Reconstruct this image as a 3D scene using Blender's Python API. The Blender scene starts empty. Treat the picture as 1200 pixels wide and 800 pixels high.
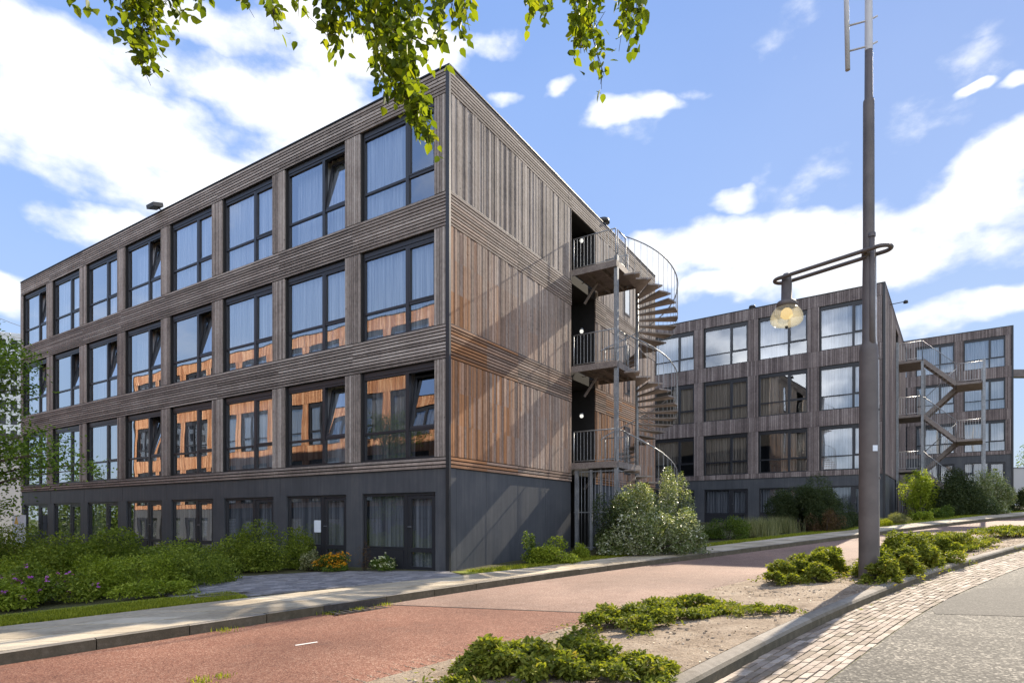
import bpy, math, random
import numpy as np
from mathutils import Vector, Matrix
random.seed(7); rng = np.random.default_rng(7)
PI = math.pi; R = math.radians
S = bpy.context.scene; COL = S.collection

# ------------------------------------------------------------------ terrain
def smooth(a, b, x):
    t = min(1, max(0, (x-a)/(b-a))); return t*t*(3-2*t)
def gz(x, y):                                   # ramp rising to the right, level far away
    a = .764*x + .646*y
    a2 = max(-40, min(80, a))
    return -1.534 + .0296*a2 + .55*smooth(14, 42, a)
def G(px, py, lv=0.):                           # where a sight line meets the ground
    m = (px-600)/705; v = (607.5-py)/705; Y = 3.
    lo, hi = 1., 90.
    for _ in range(50):
        Y = (lo+hi)/2
        if v*Y > gz(m*Y, Y)+lv: lo = Y
        else: hi = Y
    return (m*Y, Y)
def at(px, py, Y): return Vector(((px-600)/705*Y, Y, (607.5-py)/705*Y))

# ------------------------------------------------------------------ object helpers
def tag(o, label=None, cat=None, group=None, kind=None):
    if label: o['label'] = label
    if cat: o['category'] = cat
    if group: o['group'] = group
    if kind: o['kind'] = kind
    return o
def empty(name, loc=(0, 0, 0), rz=0.):
    o = bpy.data.objects.new(name, None); COL.objects.link(o)
    o.location = loc; o.rotation_euler = (0, 0, rz); return o
def copy_tree(o, parent=None):
    c = o.copy(); COL.objects.link(c); c.parent = parent
    for ch in o.children: copy_tree(ch, c)
    return c
class MB:
    def __init__(s): s.v = []; s.f = []; s.t = []; s.w = []; s.m = []; s.sm = []
    def face(s, pts, t=.5, w=0., m=0, sm=False):
        i = len(s.v); s.v += [tuple(p) for p in pts]; s.f.append(tuple(range(i, i+len(pts)))); s.t.append(t); s.w.append(w); s.m.append(m); s.sm.append(sm)
    def box(s, x0, x1, y0, y1, z0, z1, t=None, w=0., m=0):
        if t is None: t = random.random()
        i = len(s.v)
        s.v += [(x0,y0,z0),(x1,y0,z0),(x1,y1,z0),(x0,y1,z0),(x0,y0,z1),(x1,y0,z1),(x1,y1,z1),(x0,y1,z1)]
        for q in ((0,3,2,1),(4,5,6,7),(0,1,5,4),(1,2,6,5),(2,3,7,6),(3,0,4,7)):
            s.f.append(tuple(i+k for k in q)); s.t.append(t); s.w.append(w); s.m.append(m); s.sm.append(False)
    def obox(s, c, ux, uy, uz, t=None, m=0):            # half axes
        c = Vector(c); ux = Vector(ux); uy = Vector(uy); uz = Vector(uz)
        if t is None: t = random.random()
        i = len(s.v)
        for sz in (-1, 1):
            for sx, sy in ((-1,-1),(1,-1),(1,1),(-1,1)): s.v.append(tuple(c+ux*sx+uy*sy+uz*sz))
        for q in ((0,3,2,1),(4,5,6,7),(0,1,5,4),(1,2,6,5),(2,3,7,6),(3,0,4,7)):
            s.f.append(tuple(i+k for k in q)); s.t.append(t); s.w.append(0.); s.m.append(m); s.sm.append(False)
    def bar(s, a, b, wdt, h, t=.5, m=0):
        a = Vector(a); b = Vector(b); d = (b-a); L = d.length; d /= L
        up = Vector((0,0,1)) if abs(d.z) < .95 else Vector((1,0,0))
        sx = d.cross(up).normalized(); u = sx.cross(d)
        s.obox((a+b)/2, d*L/2, sx*wdt/2, u*h/2, t, m)
    def tube(s, pts, r, n=8, caps=True, t=.5, closed=False, m=0, r2=None):
        pts = [Vector(p) for p in pts]; N = len(pts)
        rs = r if isinstance(r, (list, tuple)) else [r]*N
        base = len(s.v); prev = None
        for k, p in enumerate(pts):
            if closed: d = pts[(k+1) % N]-pts[k-1]
            else: d = pts[min(k+1, N-1)]-pts[max(k-1, 0)]
            d.normalize()
            if prev is None:
                up = Vector((0,0,1)) if abs(d.z) < .9 else Vector((1,0,0)); sx = d.cross(up).normalized()
            else: sx = (prev - d*prev.dot(d)).normalized()
            prev = sx; sy = d.cross(sx)
            for j in range(n):
                a = 2*PI*j/n; s.v.append(tuple(p + (sx*math.cos(a)+sy*math.sin(a))*rs[k]))
        def q(a):
            s.f.append(a); s.t.append(t); s.w.append(0.); s.m.append(m); s.sm.append(len(a) == 4 and n > 4)
        for k in range(N if closed else N-1):
            k2 = (k+1) % N
            for j in range(n):
                j2 = (j+1) % n; q((base+k*n+j, base+k*n+j2, base+k2*n+j2, base+k2*n+j))
        if caps and not closed:
            q(tuple(base+j for j in reversed(range(n)))); q(tuple(base+(N-1)*n+j for j in range(n)))
    def lathe(s, c, prof, n=24, t=.5, m=0):
        base = len(s.v)
        for r, z in prof:
            for j in range(n):
                a = 2*PI*j/n; s.v.append((c[0]+r*math.cos(a), c[1]+r*math.sin(a), c[2]+z))
        for k in range(len(prof)-1):
            for j in range(n):
                j2 = (j+1) % n
                s.f.append((base+k*n+j, base+k*n+j2, base+(k+1)*n+j2, base+(k+1)*n+j)); s.t.append(t); s.w.append(0.); s.m.append(m); s.sm.append(True)
    def build(s, name, mats, parent=None, mesh_only=False):
        me = bpy.data.meshes.new(name); me.from_pydata(s.v, [], s.f)
        if not isinstance(mats, (list, tuple)): mats = [mats]
        for m in mats: me.materials.append(m)
        me.polygons.foreach_set('material_index', s.m)
        me.polygons.foreach_set('use_smooth', s.sm)
        for nm, data in (('tint', s.t), ('warm', s.w)):
            at_ = me.attributes.new(nm, 'FLOAT', 'FACE'); at_.data.foreach_set('value', data)
        me.update()
        if mesh_only: return me
        o = bpy.data.objects.new(name, me); COL.objects.link(o); o.parent = parent; return o
def put(name, me, parent, loc=(0,0,0), rot=(0,0,0)):
    o = bpy.data.objects.new(name, me); COL.objects.link(o); o.parent = parent; o.location = loc; o.rotation_euler = rot; return o

# ------------------------------------------------------------------ materials
class NT:
    def __init__(s, name):
        s.mat = bpy.data.materials.new(name); s.mat.use_nodes = True; s.t = s.mat.node_tree; s.t.nodes.clear()
        s.out = s.n('ShaderNodeOutputMaterial')
    def n(s, typ, **kw):
        x = s.t.nodes.new(typ)
        for k, v in kw.items():
            if k.startswith('i_'): x.inputs[k[2:].replace('_', ' ')].default_value = v
            else: setattr(x, k, v)
        return x
    def l(s, a, b): s.t.links.new(a, b)
    def attr(s, name): return s.n('ShaderNodeAttribute', attribute_name=name).outputs['Fac']
    def coord(s, scale=(1,1,1), which='Object'):
        c = s.n('ShaderNodeTexCoord'); m = s.n('ShaderNodeMapping'); m.inputs['Scale'].default_value = scale
        s.l(c.outputs[which], m.inputs['Vector']); return m.outputs['Vector']
    def noise(s, vec, scale, detail=4, rough=.55):
        x = s.n('ShaderNodeTexNoise'); x.inputs['Scale'].default_value = scale; x.inputs['Detail'].default_value = detail; x.inputs['Roughness'].default_value = rough
        s.l(vec, x.inputs['Vector']); return x.outputs['Fac']
    def math(s, op, a, b=None, c=None):
        x = s.n('ShaderNodeMath', operation=op)
        for i, q in enumerate((a, b, c)):
            if q is None: continue
            if isinstance(q, (int, float)): x.inputs[i].default_value = q
            else: s.l(q, x.inputs[i])
        return x.outputs[0]
    def ramp(s, fac, stops):
        r = s.n('ShaderNodeValToRGB'); e = r.color_ramp.elements
        while len(e) < len(stops): e.new(.5)
        for k, (p, c) in enumerate(stops): e[k].position = p; e[k].color = (*c, 1)
        s.l(fac, r.inputs[0]); return r.outputs[0]
    def mix(s, fac, a, b, mode='MIX'):
        x = s.n('ShaderNodeMix', data_type='RGBA', blend_type=mode)
        for i, q in ((0, fac), (6, a), (7, b)):
            if isinstance(q, (int, float)): x.inputs[i].default_value = q
            elif isinstance(q, tuple): x.inputs[i].default_value = (*q, 1)
            else: s.l(q, x.inputs[i])
        return x.outputs[2]
    def bump(s, h, strength=.3, dist=.01):
        b = s.n('ShaderNodeBump'); b.inputs['Strength'].default_value = strength; b.inputs['Distance'].default_value = dist
        s.l(h, b.inputs['Height']); return b.outputs[0]
    def bsdf(s, col, rough=.7, metal=0., normal=None, spec=.5):
        p = s.n('ShaderNodeBsdfPrincipled')
        for k, q in (('Base Color', col), ('Roughness', rough), ('Metallic', metal), ('Specular IOR Level', spec)):
            if isinstance(q, (int, float)): p.inputs[k].default_value = q
            elif isinstance(q, tuple): p.inputs[k].default_value = (*q, 1)
            else: s.l(q, p.inputs[k])
        if normal is not None: s.l(normal, p.inputs['Normal'])
        return p.outputs[0]
    def done(s, sh): s.l(sh, s.out.inputs['Surface']); return s.mat

def simple(name, col, rough=.6, metal=0., var=.15, scale=6., bump=.0, spec=.5):
    t = NT(name); v = t.coord(); nz = t.noise(v, scale, 5)
    c2 = tuple(min(1, c*(1+var)) for c in col); c1 = tuple(c*(1-var) for c in col)
    c = t.ramp(nz, [(.3, c1), (.7, c2)])
    nrm = t.bump(t.noise(v, scale*8, 3), bump, .005) if bump else None
    return t.done(t.bsdf(c, rough, metal, nrm, spec))

def wood_mat(name, stops, warm_col, warm_amt=1.):
    t = NT(name); v = t.coord()
    ti = t.attr('tint'); wa = t.attr('warm')
    g = t.noise(t.coord((3.5, 3.5, 3.5)), 4., 6, .7)
    g2 = t.noise(t.coord((60, 60, 3)), 1., 3)
    g3 = t.noise(t.coord((1, 1, 1)), .9, 4)
    f = t.math('ADD', t.math('ADD', t.math('MULTIPLY', ti, .40), .13), t.math('MULTIPLY', g, .62))
    f = t.math('ADD', f, t.math('MULTIPLY', t.math('SUBTRACT', g2, .5), .30))
    f = t.math('SUBTRACT', t.math('ADD', f, t.math('MULTIPLY', t.math('SUBTRACT', g3, .5), .5)), .10)
    c = t.ramp(f, stops)
    wf = t.math('MULTIPLY', wa, t.math('ADD', .35, t.math('MULTIPLY', t.math('ADD', g3, ti), .75)))
    wf = t.math('MINIMUM', wf, 1.)
    wc = t.ramp(t.math('ADD', t.math('MULTIPLY', ti, .5), t.math('MULTIPLY', g, .5)), [(.2, tuple(x*.45 for x in warm_col)), (.8, warm_col)])
    c = t.mix(t.math('MULTIPLY', wf, warm_amt), c, wc)
    # knots and nail stains
    vo = t.n('ShaderNodeTexVoronoi'); vo.inputs['Scale'].default_value = 3.2; t.l(v, vo.inputs['Vector'])
    k = t.math('LESS_THAN', vo.outputs['Distance'], .07)
    c = t.mix(t.math('MULTIPLY', k, .55), c, (.03, .022, .018))
    return t.done(t.bsdf(c, .8, 0., t.bump(t.math('ADD', g2, g), .25, .004), .25))
M = {}
M['wood'] = wood_mat('weathered_larch', [(.12, (.08, .066, .058)), (.38, (.21, .175, .152)), (.6, (.33, .28, .245)), (.88, (.50, .44, .39))], (.42, .205, .095))
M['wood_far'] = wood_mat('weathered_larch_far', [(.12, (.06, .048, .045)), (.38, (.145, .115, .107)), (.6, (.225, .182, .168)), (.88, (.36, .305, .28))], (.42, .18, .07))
M['wood_orange'] = wood_mat('fresh_larch', [(.15, (.18, .075, .04)), (.45, (.38, .175, .09)), (.65, (.50, .27, .15)), (.9, (.66, .42, .27))], (.6, .22, .07))
M['membrane'] = simple('black_membrane', (.018, .017, .017), .9)
t = NT('anthracite_panel'); v = t.coord()
st = t.noise(t.coord((6, 6, .35)), 1.5, 5, .7); bl = t.noise(v, .9, 6, .65)
c = t.ramp(t.math('ADD', t.math('MULTIPLY', st, .5), t.math('MULTIPLY', bl, .5)), [(.35, (.05, .053, .06)), (.5, (.066, .07, .078)), (.66, (.095, .096, .10))])
M['plinth'] = t.done(t.bsdf(c, .5, 0, t.bump(t.noise(v, 25, 3), .15, .004), .35))
M['frame'] = simple('anthracite_aluminium', (.022, .023, .028), .38, 0., .1, 3)
M['trim'] = simple('dark_corner_trim', (.02, .02, .022), .4, 0, .1, 3)
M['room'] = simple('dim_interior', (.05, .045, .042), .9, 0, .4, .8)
M['roof'] = simple('roof_membrane', (.06, .06, .06), .9)
def galv(name, a, b, rough=.5, metal=.6):
    t = NT(name); v = t.coord()
    vo = t.n('ShaderNodeTexVoronoi'); vo.inputs['Scale'].default_value = 40; t.l(v, vo.inputs['Vector'])
    f = t.math('ADD', t.math('MULTIPLY', vo.outputs['Distance'], .4), t.math('MULTIPLY', t.noise(v, 5, 5), .6))
    return t.done(t.bsdf(t.ramp(f, [(.3, a), (.7, b)]), rough, metal))
M['galv'] = galv('galvanised_steel', (.17, .18, .19), (.34, .35, .36))
M['galv_rust'] = galv('weathered_galvanised_steel', (.15, .12, .11), (.30, .26, .23), .65, .35)
M['galv_light'] = galv('bright_galvanised_steel', (.45, .44, .43), (.62, .61, .6), .4, .5)
def glass_mat(name, wav=.0012, base=.1, tintc=(.8, .86, .92)):
    t = NT(name); v = t.coord()
    lwt = t.n('ShaderNodeLayerWeight'); lwt.inputs['Blend'].default_value = .5
    nrm = t.bump(t.noise(t.coord((1, 1, 1)), .9, 1), 1., wav)
    f = t.math('MINIMUM', t.math('ADD', t.math('POWER', lwt.outputs['Facing'], 2.), base), 1.)
    gl = t.n('ShaderNodeBsdfGlossy'); gl.inputs['Roughness'].default_value = .0; gl.inputs['Color'].default_value = (.93, .96, 1, 1); t.l(nrm, gl.inputs['Normal'])
    tr = t.n('ShaderNodeBsdfTransparent'); tr.inputs['Color'].default_value = (*tintc, 1)
    mx = t.n('ShaderNodeMixShader'); t.l(f, mx.inputs[0]); t.l(tr.outputs[0], mx.inputs[1]); t.l(gl.outputs[0], mx.inputs[2])
    return t.done(mx.outputs[0])
M['glass'] = glass_mat('coated_window_glass', .0022, .24)
M['glass_low'] = glass_mat('ground_floor_glass', .0022, .14)
def cloth(name, a, b, translucent=.35):
    t = NT(name); c = t.ramp(t.noise(t.coord((3.2, .6, .04)), 5, 3, .7), [(.38, tuple(q*.62 for q in a)), (.62, b)])  # colour stripes painted in for fold shading and doubled cloth
    d = t.bsdf(c, .9); tl = t.n('ShaderNodeBsdfTranslucent'); t.l(c, tl.inputs['Color'])
    mx = t.n('ShaderNodeMixShader'); mx.inputs[0].default_value = translucent; t.l(d, mx.inputs[1]); t.l(tl.outputs[0], mx.inputs[2])
    return t.done(mx.outputs[0])
M['curtain'] = cloth('white_net_curtain', (.62, .63, .66), (.82, .82, .82))
M['curtain_grey'] = cloth('grey_curtain', (.26, .25, .26), (.42, .40, .40))
M['curtain_tan'] = cloth('tan_curtain', (.48, .36, .26), (.64, .50, .38))
def leaf_mat(name, stops, trans=.45, rough=.45, spec=.2):
    t = NT(name); ti = t.attr('tint'); n = t.noise(t.coord(), 3., 3)
    f = t.math('ADD', t.math('MULTIPLY', ti, .75), t.math('MULTIPLY', n, .25))
    c = t.ramp(f, stops)
    p = t.bsdf(c, rough+.08, 0., None, spec); tl = t.n('ShaderNodeBsdfTranslucent')
    t.l(t.mix(1., c, (1.5, 1.5, .55), 'MULTIPLY'), tl.inputs['Color'])
    mx = t.n('ShaderNodeMixShader'); mx.inputs[0].default_value = trans; t.l(p, mx.inputs[1]); t.l(tl.outputs[0], mx.inputs[2])
    return t.done(mx.outputs[0])
M['leaf_lime'] = leaf_mat('lime_leaves', [(.1, (.09, .13, .015)), (.5, (.23, .29, .03)), (.9, (.42, .46, .08))])
M['leaf_green'] = leaf_mat('green_leaves', [(.1, (.035, .065, .014)), (.5, (.09, .14, .025)), (.9, (.19, .24, .045))])
M['leaf_bright'] = leaf_mat('bright_green_leaves', [(.1, (.065, .10, .015)), (.5, (.17, .22, .03)), (.85, (.32, .36, .06)), (.97, (.36, .24, .09))])
M['leaf_dark'] = leaf_mat('dark_leaves', [(.1, (.02, .032, .014)), (.5, (.045, .065, .024)), (.9, (.085, .105, .04))], .3)
M['leaf_silver'] = leaf_mat('silver_leaves', [(.1, (.06, .085, .02)), (.4, (.13, .18, .045)), (.6, (.28, .30, .17)), (.92, (.60, .60, .54))], .35, .27, .6)
M['leaf_red'] = leaf_mat('bronze_leaves', [(.1, (.05, .03, .02)), (.5, (.10, .06, .03)), (.9, (.16, .11, .04))], .3)
M['leaf_island'] = leaf_mat('ground_cover_leaves', [(.1, (.05, .065, .014)), (.35, (.12, .15, .022)), (.75, (.26, .27, .04)), (.95, (.26, .16, .06))], .4, .55)
M['leaf_tree'] = leaf_mat('hanging_tree_leaves', [(.05, (.04, .06, .008)), (.4, (.10, .14, .012)), (.75, (.20, .24, .016)), (.95, (.32, .30, .02))], .5, .4)
M['leaf_left'] = leaf_mat('feathery_green_leaves', [(.1, (.05, .09, .015)), (.5, (.14, .22, .03)), (.9, (.28, .38, .07))], .5)
M['grass'] = leaf_mat('grass_blades', [(.1, (.12, .15, .015)), (.5, (.24, .27, .02)), (.9, (.38, .38, .05))], .4)
M['grass_dry'] = leaf_mat('dry_tuft_blades', [(.1, (.10, .12, .05)), (.5, (.20, .21, .10)), (.9, (.36, .34, .18))], .35)
M['petal_orange'] = leaf_mat('orange_petals', [(.1, (.6, .22, .01)), (.9, (.85, .48, .02))], .3)
M['petal_purple'] = leaf_mat('purple_petals', [(.1, (.28, .05, .35)), (.9, (.6, .2, .6))], .3)
M['petal_white'] = leaf_mat('cream_petals', [(.1, (.5, .5, .25)), (.9, (.8, .8, .6))], .3)
M['bark'] = simple('brown_bark', (.09, .065, .05), .9, 0, .5, 18, .4)
M['twig'] = simple('twig_bark', (.055, .04, .03), .8, 0, .3, 30)
M['pole_brown'] = simple('brown_mast_paint', (.105, .086, .078), .55, 0, .28, 2.2, .05)
M['pole_glare'] = simple('glare_whitened_mast', (.52, .50, .50), .5, 0, .08, 2)  # sun glare over the mast top, put in as a pale colour
M['pole_buff'] = simple('buff_mast_paint', (.36, .29, .25), .5, 0, .08, 2)
M['white_paper'] = simple('white_paper', (.7, .75, .8), .8, 0, .03)
M['sign_yellow'] = simple('yellow_sign', (.8, .5, .08), .6, 0, .05)
def asphalt(name, cols, grain=90, bumpd=.004, patch=None, rough=.85):
    t = NT(name); v = t.coord()
    vo = t.n('ShaderNodeTexVoronoi'); vo.inputs['Scale'].default_value = grain; t.l(v, vo.inputs['Vector'])
    sep = t.n('ShaderNodeSeparateColor'); t.l(vo.outputs['Color'], sep.inputs[0])
    big = t.noise(v, .6, 5, .6); mid = t.noise(v, 5, 4)
    f = t.math('ADD', t.math('MULTIPLY', sep.outputs[0], .75), t.math('MULTIPLY', mid, .25))
    f = t.math('ADD', f, t.math('MULTIPLY', t.math('SUBTRACT', big, .5), .45))
    c = t.ramp(f, cols)
    # cracks and stains
    wear = t.ramp(t.noise(t.coord((.9, .9, .9)), .35, 4, .6), [(.35, (.78, .78, .78)), (.65, (1.12, 1.1, 1.08))])
    c = t.mix(1., c, wear, 'MULTIPLY')
    st = t.noise(t.coord((1, 1, 1)), 1.7, 8, .7); s2 = t.ramp(st, [(.56, (0, 0, 0)), (.72, (1, 1, 1))])
    c = t.mix(t.math('MULTIPLY', s2, .28), c, patch or (.05, .04, .035))
    return t.done(t.bsdf(c, rough, 0, t.bump(vo.outputs['Distance'], .8, bumpd), .3))
M['path_red'] = asphalt('red_asphalt', [(.05, (.11, .045, .029)), (.4, (.205, .088, .055)), (.65, (.245, .115, .074)), (.98, (.37, .235, .165))], 75)
M['path_pink'] = asphalt('faded_pink_asphalt', [(.05, (.17, .102, .074)), (.4, (.24, .152, .112)), (.65, (.275, .180, .136)), (.98, (.39, .30, .24))], 75)
M['asphalt'] = asphalt('grey_gravel_asphalt', [(.1, (.014, .0125, .010)), (.4, (.045, .04, .033)), (.65, (.09, .081, .066)), (.95, (.36, .325, .26))], 48)
M['asphalt_patch'] = asphalt('dark_asphalt_patch', [(.1, (.015, .014, .012)), (.4, (.036, .033, .028)), (.65, (.055, .05, .043)), (.95, (.14, .125, .105))], 60)
def tile_mat(name, stops, scale=12, dirt=(.16, .13, .08)):
    t = NT(name); v = t.coord(); ti = t.attr('tint')
    f = t.math('ADD', t.math('MULTIPLY', ti, .5), t.math('MULTIPLY', t.noise(v, scale, 6, .7), .5))
    f = t.math('ADD', f, t.math('MULTIPLY', t.math('SUBTRACT', t.noise(v, .7, 4), .5), .4))
    c = t.ramp(f, stops)
    c = t.mix(t.math('MULTIPLY', t.ramp(t.noise(v, 2.5, 7, .7), [(.5, (0, 0, 0)), (.75, (1, 1, 1))]), .45), c, dirt)
    return t.done(t.bsdf(c, .85, 0, t.bump(t.noise(v, 60, 3), .4, .004), .3))
M['tile'] = tile_mat('concrete_paving_tile', [(.2, (.30, .245, .17)), (.5, (.46, .385, .275)), (.8, (.56, .48, .355))])
M['brick_dark'] = tile_mat('dark_grey_brick', [(.2, (.13, .125, .13)), (.5, (.21, .20, .20)), (.8, (.33, .31, .30))])
M['paver'] = tile_mat('gutter_brick', [(.15, (.13, .10, .07)), (.4, (.22, .17, .125)), (.62, (.32, .255, .20)), (.85, (.50, .42, .34))], 14, (.14, .12, .05))
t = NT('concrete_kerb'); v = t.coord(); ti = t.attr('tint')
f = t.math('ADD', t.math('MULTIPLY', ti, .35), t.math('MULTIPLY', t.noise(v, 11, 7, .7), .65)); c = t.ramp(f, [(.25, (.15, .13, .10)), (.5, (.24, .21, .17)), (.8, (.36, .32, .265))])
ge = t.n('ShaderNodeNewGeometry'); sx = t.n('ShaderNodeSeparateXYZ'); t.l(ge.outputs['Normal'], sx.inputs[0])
side = t.math('SUBTRACT', 1., t.math('ABSOLUTE', sx.outputs[2])); moss = t.ramp(t.noise(v, 7, 7, .75), [(.3, (.055, .05, .03)), (.55, (.10, .085, .055)), (.75, (.17, .15, .11))])  # upright faces darkened: partly moss, partly shade of the sun-averted side painted in
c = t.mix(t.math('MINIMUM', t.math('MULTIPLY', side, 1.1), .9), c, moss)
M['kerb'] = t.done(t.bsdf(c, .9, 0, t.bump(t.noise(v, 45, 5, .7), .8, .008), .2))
M['joint'] = simple('mossy_joint_sand', (.15, .14, .05), .95, 0, .5, 9)
M['joint_grey'] = simple('dusty_joint_sand', (.085, .072, .045), .95, 0, .5, 9)
def ground_mat(name, stops, scale=2.2, bumpd=.03):
    t = NT(name); v = t.coord()
    f = t.math('ADD', t.math('MULTIPLY', t.noise(v, scale, 8, .65), .5), t.math('MULTIPLY', t.noise(v, 26, 6, .8), .5))
    h = t.math('ADD', t.noise(v, 12, 6, .7), t.math('MULTIPLY', t.noise(v, 45, 3), .4))
    return t.done(t.bsdf(t.ramp(f, stops), .95, 0, t.bump(h, 1., bumpd), .2))
M['sand'] = ground_mat('sandy_bare_soil', [(.32, (.085, .06, .035)), (.43, (.21, .155, .105)), (.53, (.32, .25, .178)), (.70, (.43, .355, .27))])
M['stone'] = tile_mat('brown_stones', [(.2, (.14, .105, .075)), (.5, (.26, .205, .15)), (.8, (.42, .35, .27))])
M['soil'] = ground_mat('garden_soil', [(.3, (.04, .035, .02)), (.5, (.075, .07, .03)), (.7, (.10, .12, .03))])
M['lawn'] = ground_mat('mown_lawn', [(.3, (.10, .12, .02)), (.5, (.17, .19, .03)), (.7, (.26, .26, .05))], 3)
M['terrain'] = ground_mat('open_ground', [(.3, (.07, .08, .03)), (.5, (.10, .11, .05)), (.7, (.14, .14, .07))], .3)
M['paint'] = simple('white_road_paint', (.72, .68, .62), .7, 0, .15, 30)
M['iron'] = simple('cast_iron', (.05, .045, .04), .6, .3, .3, 20)
M['rust_plate'] = simple('black_fitting', (.03, .03, .032), .5)
t = NT('lamp_bowl_glass')
pb = t.n('ShaderNodeBsdfPrincipled'); pb.inputs['Base Color'].default_value = (.95, .90, .70, 1); pb.inputs['Roughness'].default_value = .12
tl = t.n('ShaderNodeBsdfTransparent'); tl.inputs['Color'].default_value = (1, .97, .86, 1)
tr2 = t.n('ShaderNodeBsdfTranslucent'); tr2.inputs['Color'].default_value = (1, .93, .72, 1)
m1 = t.n('ShaderNodeMixShader'); m1.inputs[0].default_value = .45; t.l(pb.outputs[0], m1.inputs[1]); t.l(tr2.outputs[0], m1.inputs[2])
m2 = t.n('ShaderNodeMixShader'); m2.inputs[0].default_value = .75; t.l(m1.outputs[0], m2.inputs[1]); t.l(tl.outputs[0], m2.inputs[2])
M['bowl'] = t.done(m2.outputs[0])
t = NT('lit_globe'); e = t.n('ShaderNodeEmission'); e.inputs['Color'].default_value = (1, .97, .9, 1); e.inputs['Strength'].default_value = .4
M['globe'] = t.done(e.outputs[0])
t = NT('amber_filament'); e = t.n('ShaderNodeEmission'); e.inputs['Color'].default_value = (1, .72, .32, 1); e.inputs['Strength'].default_value = .4
M['amber'] = t.done(e.outputs[0])

# ------------------------------------------------------------------ sheets on the ground
def curve(pts, step=.5, it=6):
    pts = [Vector((p[0], p[1])) for p in pts]
    L = [0]
    for a, b in zip(pts, pts[1:]): L.append(L[-1]+(b-a).length)
    n = max(2, int(L[-1]/step)); out = []
    for i in range(n+1):
        d = L[-1]*i/n; k = 0
        while k < len(L)-2 and L[k+1] < d: k += 1
        f = (d-L[k])/(L[k+1]-L[k]); out.append(pts[k].lerp(pts[k+1], f))
    w = int(1.6/step)
    for _ in range(it):
        o2 = []
        for i in range(len(out)):
            k = min(w, i, len(out)-1-i); seg = out[i-k:i+k+1]
            o2.append(sum(seg, Vector((0, 0)))/len(seg))
        out = o2
    return out
def offset(c, d):
    out = []
    for i in range(len(c)):
        t_ = (c[min(i+1, len(c)-1)]-c[max(i-1, 0)]).normalized()
        out.append(c[i] + Vector((t_.y, -t_.x))*d)          # to the right of travel
    return out
def resamp(c, n):
    L = [0]
    for a, b in zip(c, c[1:]): L.append(L[-1]+(b-a).length)
    out = []; k = 0
    for i in range(n+1):
        d = L[-1]*i/n
        while k < len(L)-2 and L[k+1] < d: k += 1
        f = (d-L[k])/max(1e-6, L[k+1]-L[k]); out.append(c[k].lerp(c[k+1], f))
    return out
def sheet(name, ca, cb, la, lb, mat, n=None, nc=6, rough=0., mb=None):
    n = n or max(len(ca), len(cb)); a = resamp(ca, n); b = resamp(cb, n)
    own = mb is None; mb = mb or MB(); base = len(mb.v)
    for i in range(n+1):
        for j in range(nc+1):
            p = a[i].lerp(b[i], j/nc); lv = la+(lb-la)*j/nc
            h = rough*(math.sin(p.x*3.1+p.y*1.7)+math.sin(p.x*7.3-p.y*5.1)*.6+random.uniform(-.5, .5)) if 0 < j < nc else 0
            mb.v.append((p.x, p.y, gz(p.x, p.y)+lv+h))
    for i in range(n):
        for j in range(nc):
            q = base+i*(nc+1)+j; mb.f.append((q, q+nc+1, q+nc+2, q+1)); mb.t.append(.5); mb.w.append(0.); mb.m.append(0); mb.sm.append(True)
    if own:
        o = mb.build(name, mat); o['kind'] = 'structure'; return o
EXT0 = [(-16, -6)]
kerbL = curve([(-16, -5.4), (-9.6, 1.6)]+[G(*p) for p in [(0, 778), (133, 758), (267, 736), (400, 717), (500, 699), (600, 683.5), (700, 670), (800, 656.5), (900, 643), (1000, 630.5), (1100, 617), (1200, 606.5)]]+[(40, 37), (70, 54)])
walkL = curve([(-20, -6), (-12, 2.6)]+[G(a, b, .12) for a, b in [(0, 735), (133, 717), (230, 704), (533, 676), (600, 668), (700, 655), (800, 643), (900, 631), (967, 624), (1033, 617), (1133, 606), (1200, 599.5)]]+[(40, 41.5), (70, 62)])
pnearL = curve([(-9, -3), (-4, 2.4)]+[G(*p) for p in [(420, 800), (533, 775), (700, 725), (800, 697), (867, 681), (927, 668), (1000, 654), (1133, 631), (1200, 620)]]+[(35, 31.5), (60, 46)])
ikerbL = curve([(-5, -3), (-.5, 2.6)]+[G(*p) for p in [(840, 800), (933, 743), (973, 727), (1067, 685), (1133, 663), (1200, 643)]]+[(26, 23.8), (60, 44.5)], .5, 2)
gutL = curve([(-4, -3), (.3, 2.6)]+[G(*p) for p in [(967, 800), (1000, 777), (1067, 725), (1100, 705), (1200, 662)]]+[(25, 22), (60, 42.5)], .5, 2)
# base terrain: one sheet to the horizon
mb = MB()
xs = [-2500, -900, -300, -120]+[-60+4*i for i in range(36)]+[130, 300, 900, 2500]
idx = {}
for i, x in enumerate(xs):
    for j, y in enumerate(xs):
        idx[i, j] = len(mb.v); mb.v.append((x, y, gz(x, y)-.12))
for i in range(len(xs)-1):
    for j in range(len(xs)-1):
        mb.f.append((idx[i, j], idx[i+1, j], idx[i+1, j+1], idx[i, j+1])); mb.t.append(.5); mb.w.append(0.); mb.m.append(0); mb.sm.append(True)
mb.build('ground', M['terrain'])['kind'] = 'structure'
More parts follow.
